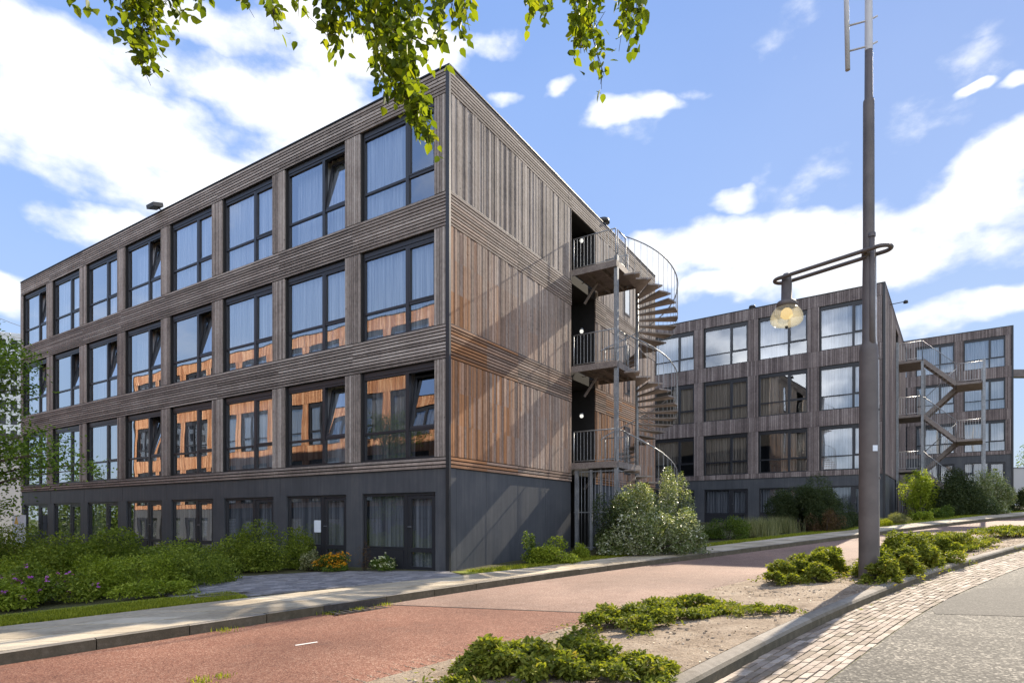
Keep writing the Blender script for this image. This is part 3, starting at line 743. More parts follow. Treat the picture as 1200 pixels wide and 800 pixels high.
# block across the courtyard, beside and behind the camera, mirrored in the windows
a_, b_ = (-.846, .533), (-.533, -.846)
e1 = Vector((-.846, .533)); nA_ = Vector((-.533, -.846))
c_far = Vector(B1C)+nA_*9.9+e1*(-0.)      # foot of the block's front line
BCc = Vector(B1C)+nA_*10.2+e1*35.5
B4 = building('orange timber block across the courtyard from the large block', (BCc.x, BCc.y), -TH+PI, -.55, 10, 11., M['wood_orange'], 'v', (), recess=False, curtains=lambda r, i: ('curtain_grey', (i+r) % 5), base=-2.2)

def local(root, x, y, z=0.):                      # building-local point to world
    c, s = math.cos(root.rotation_euler.z), math.sin(root.rotation_euler.z)
    return Vector((root.location.x+c*x-s*y, root.location.y+s*x+c*y, root.location.z+z))
# fittings of the blocks
def globe_lamp(root, x, y, z):
    m = MB(); m.lathe((x, y, z), [(0.001, .11), (.05, .10), (.06, .05)], 12); o = m.build('wall_lamp', M['galv'], root)
    g = MB(); g.lathe((x, y, z), [(.045, .049), (.065, .0), (.045, -.05), (.001, -.065)], 12); g.build('globe', M['globe'], o)
for zf in (9.2, 6.2, 3.4): globe_lamp(B1, -.22, 7.35, zf)
for zf in (1.7, 4.7, 7.7):
    d = MB(); d.box(-2.195, -2.15, 6.55, 7.5, zf, zf+2.1, .5); dd = d.build('door', M['frame'], B1)
# narrow window of the end wall
for r in (1, 2, 3):
    f = MB(); zs = SILL[r]+.25
    f.box(.03, .045, 10.5, 10.56, zs, zs+1.8); f.box(.03, .045, 11.0, 11.06, zs, zs+1.8); f.box(.03, .045, 10.56, 11.0, zs, zs+.06); f.box(.03, .045, 10.56, 11.0, zs+1.74, zs+1.8)
    w = f.build('side_window', M['frame'], B1); g = MB(); g.face([(.036, 10.56, zs+.06), (.036, 11., zs+.06), (.036, 11., zs+1.74), (.036, 10.56, zs+1.74)]); g.build('pane', M['glass'], w)
# roof fittings
def flood(x, y, root, label, s=1.):
    p = local(root, x, y, TOP+.03); o = empty('floodlight', p, root.rotation_euler.z); tag(o, label, 'floodlight')
    m = MB(); m.tube([(0, 0, 0), (0, 0, .06*s), (0, -.25*s, .12*s)], .02*s, 6); m.build('bracket', M['rust_plate'], o)
    m = MB(); m.obox((0, -.30*s, .13*s), (.22*s, 0, 0), (0, .16*s, .05*s), (0, -.01, .06*s)); m.build('lamp_head', M['rust_plate'], o)
flood(-12.2, .12, B1, 'black floodlight on the roof edge above the long front of the large block', 1.0)
def roof_vent(root, x, y, label, s=1.):
    p = local(root, x, y, TOP+.03); o = empty('roof_vent', p, 0); tag(o, label, 'roof vent')
    m = MB(); m.lathe((0, 0, 0), [(.09*s, 0), (.09*s, .14*s)], 14); m.build('duct', M['galv_rust'], o)
    m = MB(); m.lathe((0, 0, .13*s), [(.10*s, 0), (.2*s, .02*s), (.17*s, .13*s), (.001, .18*s)], 14); m.build('cowl', M['rust_plate'], o)
roof_vent(B1, -.12, 8.9, 'dark domed vent on the roof edge above the spiral staircase', 1.15)
roof_vent(B2, -6.1, .25, 'small low vent on the roof edge of the middle block', .9)
m = MB(); p = local(B2, 0, 2.6, 9.9); o = empty('wall_spotlight', p, -TH2); tag(o, 'small black spotlight on an arm high on the side of the middle block', 'spotlight')
m.tube([(.03, 0, 0), (.62, 0, .02)], .02, 6); m.build('arm', M['rust_plate'], o)
m = MB(); m.lathe((.7, 0, -.06), [(.001, .16), (.09, .12), (.11, 0), (.001, -.02)], 12); m.build('lamp_head', M['rust_plate'], o)
# notices
p = local(B1, -(.40+PITCH*1+WW)+WW*.52, -.0, -.2); m = MB(); m.box(-.13, .13, .065, .068, -.16, .16); o = m.build('paper_notice', M['white_paper']); o.location = p; o.rotation_euler.z = -TH
o['label'] = 'white paper notice stuck on the glass of a ground floor door'; o['category'] = 'notice'
o.location = local(B1, -(.40+PITCH*1+WW)+WW*.52, -.02, -.2)
p = local(B1, -(.40+PITCH*7+WW)+.85, -.42, GZ0+.1); o = empty('warning_board', p, -TH); tag(o, 'white board with a yellow warning triangle behind the shrubs at far left', 'sign')
m = MB(); m.box(-.75, .55, 0, .03, -.5, .8); m.build('board', M['white_paper'], o)
m = MB(); m.face([(-.55, -.004, .42), (-.12, -.004, .42), (-.335, -.004, .78)]); m.build('triangle', M['sign_yellow'], o)
m = MB(); m.box(-.347, -.323, -.009, -.0055, .54, .68); m.box(-.347, -.323, -.009, -.0055, .475, .505); m.build('exclamation_mark', M['iron'], o)

# ------------------------------------------------------------------ spiral staircase (local frame of B1: x out of the wall, y along it)
sp = empty('spiral_staircase', local(B1, 0, 0, 0), -TH); tag(sp, 'galvanised spiral staircase with square landings on the side of the large block', 'staircase')
CX, CY, RAD = 1.45, 8.02, 1.28
zb = gz(*local(B1, CX, CY).xy)+.1
m = MB(); m.tube([(CX, CY, zb), (CX, CY, 7.78)], .055, 12); m.build('column', M['galv'], sp)
m = MB(); m.box(1.42, 1.53, 6.16, 6.27, zb, 7.9); m.build('post', M['galv'], sp)
m = MB(); m.box(.12, .22, 6.16, 6.26, zb, 1.5); m.box(.62, .70, 6.16, 6.24, zb, 1.5); m.box(.95, 1.0, 6.18, 6.23, zb, 1.5); m.build('post', M['galv'], sp)
def rail(mb, pts, h=1.0, mids=0, bal=.115, r=.019):
    top = [Vector(p)+Vector((0, 0, h)) for p in pts]; mb.tube(top, r, 8)
    bot = [Vector(p)+Vector((0, 0, .09)) for p in pts]; mb.tube(bot, .012, 6)
    for a, b in zip(pts, pts[1:]):
        a = Vector(a); b = Vector(b); n = max(1, round((b-a).length/bal))
        for k in range(n):
            q = a.lerp(b, k/n); mb.tube([q+Vector((0, 0, .09)), q+Vector((0, 0, h))], .0075, 5, caps=False)
    for p in (pts[0], pts[-1]):
        p = Vector(p); mb.tube([p+Vector((0, 0, -.1)), p+Vector((0, 0, h))], .019, 8)
for zf in (1.7, 4.7, 7.7):
    m = MB()
    for k in range(24):                            # grating planks
        y_ = 6.13+.082*k; m.box(.045, 1.50, y_, y_+.074, zf-.035, zf, random.random())
    m.build('landing_deck', M['galv_rust'], sp)
    m = MB(); m.box(.04, 1.53, 6.10, 6.13, zf-.16, zf+.03); m.box(.04, 1.53, 8.10, 8.13, zf-.16, zf+.03); m.box(1.50, 1.53, 6.131, 8.099, zf-.16, zf+.03)
    for x_ in (.45, .95): m.box(x_, x_+.05, 6.131, 8.099, zf-.14, zf-.036)
    for y_ in (6.8, 7.45): m.box(.04, 1.50, y_, y_+.05, zf-.15, zf-.1401)
    m.bar((.5, 7.0, zf-.16), (.05, 7.0, zf-.75), .08, .05); m.build('landing_frame', M['galv_rust'], sp)
    for pp in ([(.08, 6.17, zf), (1.47, 6.17, zf)], [(1.48, 6.30, zf), (1.48, 6.95, zf)], [(.30, 8.09, zf), (1.1, 8.09, zf)]):
        m = MB(); rail(m, pp); m.build('landing_railing', M['galv'], sp)
# winding flights
a0, a1 = R(-85), R(180)                            # local angle: 0 = away from the wall, 90 = further along the wall
NT_ = 16
def tread_mesh():
    t_ = MB(); w_ = (a1-a0)/NT_*.66; n = 4; ri = .055
    up = [(ri, -.03, 0), (RAD, -w_*RAD, 0), (RAD*1.005, 0, 0), (RAD, w_*RAD, 0), (ri, .05, 0)]
    up = [(ri*math.cos(x), ri*math.sin(x)*1.4, 0) for x in (-1.0, 1.0)][::1]
    pts = [(ri, -.045), (RAD*math.cos(-w_), RAD*math.sin(-w_)), (RAD, 0), (RAD*math.cos(w_), RAD*math.sin(w_)), (ri, .045)]
    T_ = [(x, y, 0) for x, y in pts]; Bt = [(x, y, -.045) for x, y in pts]
    t_.face(T_); t_.face(list(reversed(Bt)))
    for k in range(5): t_.face([T_[k], Bt[k], Bt[(k+1) % 5], T_[(k+1) % 5]])
    return t_.build('tread', M['galv_rust'], mesh_only=True)
TR = tread_mesh()
for zt, zl, nt in ((7.7, 4.7, NT_), (4.7, 1.7, NT_), (1.7, zb, 13)):
    pts = []
    span_ = (a1-a0)*nt/NT_
    for k in range(nt):
        a = a0+span_*(k+.5)/nt; z = zt-(zt-zl)*(k+1)/(nt+1)
        put('tread', TR, sp, (CX, CY, z), (0, 0, a))
    h = MB(); hr = []
    for k in range(41):
        a = a0+span_*k/40; z = zt-(zt-zl)*k/40
        hr.append(Vector((CX+RAD*math.cos(a), CY+RAD*math.sin(a), z+.95)))
    h.tube(hr, .019, 8)
    for k in range(nt*2):
        f = (k+.5)/(nt*2); a = a0+span_*f; z = zt-(zt-zl)*f
        q = Vector((CX+RAD*1.0*math.cos(a), CY+RAD*1.0*math.sin(a), z)); h.tube([q+Vector((0, 0, -.12)), q+Vector((0, 0, .95))], .007, 5, caps=False)
    h.build('spiral_railing', M['galv'], sp)
# barred enclosure under the lowest landing
m = MB()
for k in range(13): m.tube([(.10+.115*k, 6.2, zb), (.10+.115*k, 6.2, 1.5)], .009, 5)
for k in range(14): m.tube([(1.49, 6.3+.12*k, zb), (1.49, 6.3+.12*k, 1.5)], .009, 5)
for z in (zb+.08, .2, 1.45): m.bar((.08, 6.2, z), (1.5, 6.2, z), .03, .03); m.bar((1.49, 6.2, z), (1.49, 8.0, z), .03, .03)
m.build('security_cage', M['galv'], sp)

# ------------------------------------------------------------------ zigzag stair on the middle block
zs = empty('zigzag_staircase', local(B2, 0, 0, 0), -TH2); tag(zs, 'grey steel zigzag fire stair with landings on the side of the middle block', 'staircase')
y0_, y1_, x0_, x1_, x2_, x3_ = 6.2, 7.3, .05, 1.25, 2.75, 3.9
def ztread(m, xa, xb, za, zb_, ya, yb, n):
    for k in range(n):
        f = (k+.5)/n; x = xa+(xb-xa)*f; z = za+(zb_-za)*f
        m.box(x-.13, x+.13, ya, yb, z-.02, z+.01)
zbase = gz(*local(B2, 2, 6.5).xy)-1.0
for li, zf in enumerate((1.7, 4.7, 7.7)):
    m = MB(); m.box(x0_, x1_, y0_, y1_+1.2, zf-.12, zf); m.build('landing', M['galv_rust'], zs)
    m = MB(); m.box(x2_, x3_, y0_, y1_+1.2, zf-1.62, zf-1.5); m.build('landing', M['galv_rust'], zs)
    for pp in ([(x0_, y0_, zf), (x1_, y0_, zf)], [(x2_, y0_, zf-1.5), (x3_, y0_, zf-1.5), (x3_, y1_+1.2, zf-1.5)]):
        m = MB(); rail(m, pp); m.build('landing_railing', M['galv_light'], zs)
    m = MB(); ztread(m, x1_, x2_, zf, zf-1.5, y0_+.02, y1_-.02, 8)
    for y_ in (y0_, y1_): m.bar((x1_, y_, zf-.06), (x2_, y_, zf-1.56), .03, .2)
    m.build('flight', M['galv_rust'], zs)
    m = MB(); rail(m, [(x1_, y0_, zf), (x2_, y0_, zf-1.5)]); m.build('flight_railing', M['galv'], zs)
    z2 = zf-3.0
    if li > -1:
        ze = max(z2, zbase)
        m = MB(); ztread(m, x2_, x1_, zf-1.5, ze, y1_+.1, y1_+1.1, 8)
        for y_ in (y1_+.08, y1_+1.15): m.bar((x2_, y_, zf-1.56), (x1_, y_, ze-.06), .03, .2)
        m.build('flight', M['galv_rust'], zs)
        m = MB(); rail(m, [(x2_, y1_+.08, zf-1.5), (x1_, y1_+.08, ze)]); m.build('flight_railing', M['galv'], zs)
for x_, y_ in ((x0_+.05, y0_), (x1_, y0_), (x3_, y0_), (x1_, y1_+1.2), (x3_, y1_+1.2)):
    m = MB(); m.box(x_-.06, x_+.06, y_-.08, y_-.0, zbase-.6, (8.8 if x_ < 1 else 7.6 if x_ < 2 else 7.3)); m.build('post', M['galv'], zs)
# dark slatted fence at its foot
fx = local(B2, .2, 5.0); fo = empty('slatted_fence', (fx.x, fx.y, gz(fx.x, fx.y)), -TH2); tag(fo, 'dark vertical slat fence beside the foot of the zigzag stair', 'fence')
m = MB()
for k in range(16): m.box(.12*k, .12*k+.075, 0, .03, .08, 1.75-max(0, k-11)*.16)
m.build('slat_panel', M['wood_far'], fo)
m = MB(); m.box(-.05, 0, -.02, .06, 0, 1.85); m.build('post', M['trim'], fo)
m = MB(); m.box(1.95, 2.0, -.02, .06, 0, 1.0); m.build('post', M['trim'], fo)

# ------------------------------------------------------------------ mast with street lamp
PX, PY = G(1018, 679, .12); PZ = gz(PX, PY)+.10
mast = empty('lamp_mast', (PX, PY, PZ)); tag(mast, 'tall tapered brown mast standing in the shrubs of the traffic island', 'mast')
H = lambda py, Y=PY: (607.5-py)/705*Y-PZ          # height above its foot of a picture row
k = PY/705
m = MB(); m.lathe((0, 0, 0), [(.157, -.2), (.157, .25), (.153, 2.0), (.148, H(412)), (.137, H(406)), (.102, H(401)), (.098, H(330)), (.092, H(300)), (.088, H(122)), (.086, H(118)), (.066, H(116)), (.062, H(60)), (.001, H(59))], 28)
m.build('lower_pole', M['pole_brown'], mast)
m = MB(); m.lathe((0, 0, 0), [(.063, H(59.8)), (.06, H(10)), (.055, H(-140)), (.001, H(-145))], 20); m.build('upper_pole', M['pole_glare'], mast)
m = MB(); xr = -.34
m.tube([(xr, .05, H(80)), (xr-.05, .05, H(-90))], .04, 10); m.build('strut', M['pole_glare'], mast)
for py in (28, 58, -60):
    m = MB(); m.tube([(xr, .05, H(py)), (0, 0, H(py-4)), (.14, -.02, H(py-8))], .016, 6); m.build('bracket', M['pole_glare'], mast)
m = MB(); m.tube([(.170, -.02, .05), (.152, -.02, H(420)), (.112, -.02, H(395)), (.108, -.02, H(300))], .014, 6); m.build('cable', M['galv_light'], mast)
m = MB()
for py in (640, 560, 480, 420): m.obox((.160, -.02, H(py)), (.022, 0, 0), (0, .03, 0), (0, 0, .02))
m.build('cable_clip', M['pole_brown'], mast)
m = MB(); m.obox((.02, -.1555, H(526)), (.04, 0, 0), (0, .004, 0), (0, 0, .05)); m.build('number_plate', M['white_paper'], mast)
# lamp arm: a long narrow loop of tube around the mast
hz = (607.5-297.5)/705*PY-PZ
A_ = at(909, 331, 1); yA = (hz+PZ)/((607.5-331)/705); Apt = Vector((A_.x*yA-PX, yA-PY, hz))
yB = (hz+PZ)/((607.5-288)/705); Bpt = Vector(((1044-600)/705*yB-PX, yB-PY, hz))
d = (Bpt-Apt); d.z = 0; Lh = d.length; d.normalize(); n2 = Vector((-d.y, d.x, 0)); hw = .155
arm = empty('street_lamp', (PX, PY, PZ)); tag(arm, 'street lamp with a glass bowl hanging from a tubular loop clamped to the mast', 'street lamp')
loop = []
for j in range(13): 
    a = PI/2+PI*j/12; loop.append(Apt+d*(hw+hw*math.cos(a))+n2*hw*math.sin(a))
for j in range(13):
    a = -PI/2+PI*j/12; loop.append(Bpt+d*(-hw+hw*math.cos(a))+n2*hw*math.sin(a))
m = MB(); m.tube(loop, .036, 10, closed=True); m.build('arm', M['pole_brown'], arm)
m = MB(); m.bar((-.02, 0, hz), n2*.17+Vector((0, 0, hz)), .06, .05); m.bar((0, 0, hz), -n2*.17+Vector((0, 0, hz)), .06, .05)
m.lathe((0, 0, hz), [(.092, -.06), (.112, -.055), (.112, .055), (.092, .06)], 20); m.build('clamp', M['pole_brown'], arm)
lc = Apt+d*.22; 
m = MB(); m.lathe((lc.x, lc.y, hz), [(.001, .11), (.06, .10), (.085, .06), (.095, -.10), (.10, -.42), (.165, -.44), (.185, -.47), (.185, -.545), (.15, -.55)], 24); m.build('lamp_holder', M['pole_brown'], arm)
m = MB(); m.lathe((lc.x, lc.y, hz), [(.15, -.535), (.20, -.56), (.255, -.63), (.29, -.71), (.298, -.77), (.285, -.83), (.24, -.88), (.15, -.91), (.05, -.92), (.001, -.92)], 32); m.build('lamp_shade', M['bowl'], arm)
m = MB(); m.lathe((lc.x, lc.y, hz), [(.001, -.56), (.05, -.57), (.10, -.62), (.11, -.72), (.06, -.77), (.001, -.78)], 14); m.build('bulb', M['amber'], arm)
m = MB(); m.lathe((lc.x, lc.y, hz), [(.001, -.905), (.028, -.91), (.028, -.96), (.001, -.97)], 10); m.build('finial', M['trim'], arm)
rc = Bpt-d*.42+n2*0
m = MB(); rx_, ry_ = Bpt.x-d.x*.30, Bpt.y-d.y*.30
m.tube([(rx_, ry_, H(277)), (rx_, ry_, H(452))], .05, 10); m.lathe((rx_, ry_, H(277)), [(.062, -.05), (.062, .02), (.001, .03)], 10); m.build('counterweight', M['pole_brown'], arm)
m = MB(); m.tube([(rx_, ry_, H(300)), (rx_-.14, ry_+.05, H(303))], .02, 6); m.build('stay', M['pole_brown'], arm)

# ------------------------------------------------------------------ small things on the ground
gx, gy = G(373, 753); o = empty('road_mark', (gx, gy, gz(gx, gy)+.005)); 
m = MB(); p0, p1 = Vector(G(346, 756)), Vector(G(372, 752)); d_ = (p1-p0).normalized(); n_ = Vector((-d_.y, d_.x))*.022
bpy.data.objects.remove(o)
m.face([(q.x, q.y, gz(q.x, q.y)+.005) for q in (p0-n_, p1-n_, p1+n_, p0+n_)]); o = m.build('road_mark', M['paint']); o['kind'] = 'structure'
gx, gy = G(270, 697, .12); o = empty('utility_cover', (gx, gy, gz(gx, gy)+.128), .6); tag(o, 'rusty rectangular utility cover between pavement and forecourt', 'cover')
m = MB(); m.box(-.5, .5, -.13, .13, 0, .016); m.build('lid', M['iron'], o)
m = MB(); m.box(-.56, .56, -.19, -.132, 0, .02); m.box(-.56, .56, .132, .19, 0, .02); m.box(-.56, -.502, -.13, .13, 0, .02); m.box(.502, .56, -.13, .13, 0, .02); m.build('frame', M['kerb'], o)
kx = min(kerbL, key=lambda p: (p-Vector(G(418, 712))).length); ki = kerbL.index(kx); dd_ = (kerbL[ki+1]-kerbL[ki]).normalized()
o = empty('gully_grate', (kx.x, kx.y, gz(kx.x, kx.y)), math.atan2(dd_.y, dd_.x)); tag(o, 'dark cast iron gully inlet set in the pavement kerb', 'drain')
m = MB(); m.box(-.55, .55, -.02, -.004, .012, .112); m.build('inlet', M['iron'], o)
m = MB()
for q in range(9): m.box(-.5+.12*q, -.44+.12*q, -.30, -.03, .002, .014)
m.box(-.55, .55, -.33, -.305, .002, .015); m.build('grating', M['iron'], o)
# ------------------------------------------------------------------ planting
V2 = lambda *a: G(*a)
def wpx(px, Y): return ((px-600)/705*Y, Y)
shr = [
 ('garden_shrub', (-7.0, 11.1), 1.15, .9, .95, 12000, .05, 'leaf_lime', 'pale lime shrub at the grass edge in the left garden', {}),
 ('garden_shrub', (-8.5, 13.4), 2.0, 1.5, 1.3, 20000, .065, 'leaf_bright', 'broad green shrub with reddish leaves before the left part of the front', {}),
 ('garden_shrub', (-6.4, 12.2), 1.05, .85, 1.0, 10000, .05, 'leaf_bright', 'green shrub beside the brick forecourt in the left garden', {}),
 ('garden_shrub', (-9.9, 12.4), 1.7, 1.1, .85, 11000, .06, 'leaf_lime', 'dark low shrub in the middle of the left garden', {}),
 ('garden_shrub', (-12.6, 15.0), 2.0, 1.4, 1.5, 14000, .06, 'leaf_bright', 'green shrub at the far left edge of the garden bed', {}),
 ('garden_shrub', (-11.2, 16.8), 1.3, 1.1, 1.0, 8000, .06, 'leaf_dark', 'dark rounded shrub near the warning board', {}),
 ('garden_shrub', (-7.9, 10.1), .95, .7, .65, 8000, .055, 'leaf_bright', 'low dark shrub with purple flowers at bottom left', {'flowers': ('petal_purple', 60, .05)}),
 ('garden_shrub', (-8.0, 9.25), .8, .5, .5, 6500, .055, 'leaf_lime', 'low light green plant with pink flowers at the left picture edge', {'flowers': ('petal_purple', 70, .05)}),
 ('garden_shrub', (-6.9, 15.4), 1.5, .7, .95, 8000, .06, 'leaf_green', 'dim shrub close to the dark ground floor doors', {}),
 ('garden_shrub', (-5.9, 14.8), 1.45, .8, 1.2, 16000, .055, 'leaf_bright', 'bushy green shrub before the ground floor door with the paper notice', {}),
 ('grass_tuft', (-4.85, 14.5), .3, .3, .5, 1500, .06, 'grass_dry', 'grey green grassy tuft left of the orange flowers', {}),
 ('flower_clump', (-4.25, 14.25), .75, .4, .42, 4500, .045, 'leaf_green', 'clump of orange yellow flowers before the dark front', {'flowers': ('petal_orange', 260, .05)}),
 ('flower_clump', (-3.0, 14.05), .55, .3, .32, 3000, .04, 'leaf_green', 'low pale flowering plant near the building corner', {'flowers': ('petal_white', 160, .035)}),
 ('low_plant', (-8.4, 11.3), 1.1, .6, .35, 5000, .055, 'leaf_bright', 'low leafy ground plants behind the purple flowers', {}),
 ('low_plant', (-6.1, 10.4), .9, .35, .28, 3500, .05, 'leaf_lime', 'low yellow green plants in front of the pale lime shrub', {}),
 ('dry_plant', (-3.5, 14.3), .4, .25, .75, 500, .03, 'leaf_red', 'thin dry purple stalks before the corner garden door', {}),
]
for nm, loc, rx, ry, h, n, sz, mt, lb, kw in shr:
    kw = dict(kw)
    if 'flowers' in kw: kw['flowers'] = (M[kw['flowers'][0]], kw['flowers'][1], kw['flowers'][2])
    shrub(nm, loc, rx, ry, h, n, sz, M[mt], lb, 'plant' if 'flower' in nm or 'tuft' in nm or 'dry' in nm else 'shrub', rz=random.random()*6, **kw)
x, y = wpx(642, 15.0); shrub('garden_shrub', (x, y), .85, .5, .62, 6000, .055, M['leaf_lime'], 'yellow green shrub at the foot of the side wall left of the stair cage', k=10)
x, y = wpx(622, 15.2); shrub('garden_shrub', (x, y), .3, .3, .85, 1500, .05, M['leaf_green'], 'thin upright green plant against the dark side wall', k=6)
x, y = wpx(682, 16.2); shrub('garden_shrub', (x, y), .35, .3, .5, 1500, .055, M['leaf_lime'], 'small lime plant at the foot of the stair cage', k=6)
x, y = wpx(756, 17.0); shrub('silver_shrub', (x, y), 1.85, 1.3, 2.25, 30000, .07, M['leaf_silver'], 'large silvery green shrub in front of the spiral staircase', k=34, cr=.24, stems=14)
x, y = wpx(781, 17.8); shrub('silver_shrub', (x, y), 1.0, .9, 3.25, 12000, .058, M['leaf_silver'], 'tall top of silvery shrub rising right of the spiral staircase', k=14, cr=.30, stems=8)
x, y = wpx(716, 16.9); shrub('silver_shrub', (x, y), .75, .7, 2.0, 6000, .055, M['leaf_dark'], 'dark dense shrub before the stair cage', k=12, cr=.32)
x, y = wpx(852, 22.0); shrub('garden_shrub', (x, y), .95, .7, .85, 6500, .06, M['leaf_green'], 'mid green shrub right of the silvery shrub')
for i, (px, Y, s, lb) in enumerate(((887, 22.8, 1.0, 'left of two grey green grass tufts before the middle block'), (914, 24.2, .9, 'right of two grey green grass tufts before the middle block'))):
    x, y = wpx(px, Y); o = empty('grass_tuft', (x, y, gz(x, y)+.12)); tag(o, lb, 'grass tuft', 'grass tufts before the middle block')
    P = rng.normal(size=(1500, 3))*np.array([.32, .28, 0])*s; blades('blade', P, .75*s, .014, M['grass_dry'], .6, o)
x, y = wpx(945, 24.8); shrub('willow_shrub', (x, y), 2.0, 1.3, 2.45, 40000, .085, M['leaf_dark'], 'wide dark willow shrub before the middle block', k=24, cr=.32, aspect=.25, shape='long', stems=14)
x, y = wpx(968, 23.6); shrub('bronze_shrub', (x, y), .8, .6, 1.1, 4500, .05, M['leaf_red'], 'dark bronze shrub in front of the willow shrub')
x, y = wpx(1000, 25.5); shrub('garden_shrub', (x, y), .7, .5, .6, 3500, .05, M['leaf_dark'], 'small dusky shrub just left of the mast')
x, y = wpx(1048, 25.8); shrub('grass_mound', (x, y), .8, .5, .5, 4500, .07, M['grass_dry'], 'golden green mound of grass right of the mast', 'plant', aspect=.15, shape='long')
x, y = wpx(1031, 25.2); shrub('grass_mound', (x, y), .6, .45, .38, 2500, .07, M['grass'], 'low bright grass clump beside the mast', 'plant', aspect=.15, shape='long')
x, y = wpx(1083, 27.3); shrub('garden_shrub', (x, y), .55, .4, .5, 2500, .07, M['leaf_lime'], 'small yellow shrub at the far pavement edge')
x, y = wpx(1106, 28.3); shrub('garden_shrub', (x, y), .75, .5, .62, 3000, .07, M['leaf_green'], 'low green shrub beside the far pavement')
x, y = wpx(1076, 30.5); shrub('tall_shrub', (x, y), 1.1, .8, 2.6, 7000, .10, M['leaf_lime'], 'bright lime shrub standing under the zigzag stair', k=12, cr=.34)
x, y = wpx(1126, 30.3); shrub('hedge_shrub', (x, y), 1.9, 1.1, 2.6, 20000, .085, M['leaf_dark'], 'big dark shrub below the lowest flight of the zigzag stair', k=22)
x, y = wpx(1160, 30.9); shrub('hedge_shrub', (x, y), 1.5, 1.0, 2.3, 14000, .085, M['leaf_silver'], 'light green shrub before the farthest block', k=22)
x, y = wpx(1158, 32.3); shrub('hedge_shrub', (x, y), 1.0, .8, 3.0, 6000, .085, M['leaf_lime'], 'tall yellow green shrub top at the corner of the farthest block', k=10)
x, y = wpx(1193, 33.0); shrub('hedge_shrub', (x, y), 1.0, .8, 1.6, 5000, .085, M['leaf_dark'], 'dark shrub at the right picture edge', k=10)
x, y = wpx(1212, 62.0); shrub('background_tree', (x, y), 3.4, 2.5, 7.2, 9000, .2, M['leaf_green'], 'distant green tree at the right picture edge', 'tree', k=14, stems=8)
# island ground cover
def ground_cover(loc, rx, ry, h, n, lb, rz=0., k=26, size=.055, lv=.10):
    return shrub('ground_cover', loc, rx, ry, h, n, size, M['leaf_island'], lb, 'ground cover', k=k, cr=.26, aspect=.42, shape='long', rz=rz, lv=lv, stems=10, up=.6)
ang = math.atan2(.72, .69)
for (x_, y_), rx_, ry_, h_, n_l, lb, rz_, k_, sz_, lv_ in (
 ((.30, 5.45), .95, .68, .36, 19000, 'largest leafy clump at the bottom edge of the traffic island', .25, 40, .055, .03),
 ((.95, 5.0), .55, .5, .24, 6000, 'lower right lobe of the leafy clump nearest the camera', 0, 18, .05, .05),
 ((-.45, 5.05), .3, .22, .08, 700, 'few straggling leaves at the near edge of the traffic island', .5, 9, .045, .03),
 ((1.45, 7.35), .75, .55, .24, 6500, 'left half of the flat leafy patch in the middle of the island', .5, 24, .055, .06),
 ((2.35, 8.05), .95, .6, .18, 6500, 'right half of the flat leafy patch in the middle of the island', .4, 30, .055, .07),
 ((3.2, 7.75), .6, .4, .09, 1600, 'thin straggling leaves right of the flat patch', .5, 16, .045, .09),
 ((4.9, 10.75), .55, .35, .26, 2500, 'low outlying clump farthest left of the mast', .5, 14, .055, .08),
 ((5.45, 11.15), 1.0, .6, .55, 9500, 'leftmost green clump before the mast', .5, 22, .06, .09),
 ((6.1, 11.8), .9, .6, .62, 8000, 'green clump behind the left side of the mast', .5, 20, .06, .09),
 ((6.3, 10.2), .6, .32, .42, 4500, 'small clump at the front of the mast foot', .5, 12, .055, .1),
 ((7.05, 11.3), .95, .6, .72, 11000, 'full green clump right beside the mast', .6, 20, .065, .1),
 ((8.0, 12.3), 1.15, .7, .85, 14000, 'highest green clump right of the mast', .6, 24, .065, .1),
 ((9.1, 13.3), 1.3, .75, .70, 12000, 'rounded clump along the island kerb behind the mast', .6, 22, .065, .1),
 ((9.9, 14.7), 1.9, .9, .55, 13000, 'spreading clump beside the faded path behind the mast', .7, 34, .065, .1),
 ((12.0, 16.3), 2.3, 1.05, .42, 13000, 'long low clump near the right end of the island', .65, 36, .065, .1),
 ((16.3, 19.8), 3.2, 1.0, .22, 12000, 'yellowish low growth at the far end of the island', .6, 46, .07, .1),
 ((22.5, 23.3), 3.5, .9, .2, 8000, 'yellowish strip of growth beyond the right picture edge', .55, 40, .07, .1)):
    shrub('ground_cover', (x_, y_), rx_, ry_, h_, n_l, sz_, M['leaf_island'], lb, 'ground cover', k=k_, cr=.21, aspect=.42, shape='long', rz=rz_, lv=lv_, stems=14, up=.6)
pn6 = resamp(pnearL, 600)
DS = []
for _ in range(9000):
    i = random.randrange(40, 330); p = pn6[i]; t_ = (pn6[i+1]-pn6[i]).normalized(); q = p+Vector((-t_.y, t_.x))*abs(random.gauss(0, .16))
    DS.append((q.x, q.y, gz(q.x, q.y)+.003))
o = leaf_mesh('sand_grains', DS, .016, M['stone'], None, up=6, aspect=.8); o['kind'] = 'stuff'; o['label'] = 'loose sand and grit spread over the island side of the cycle path'; o['category'] = 'grit'
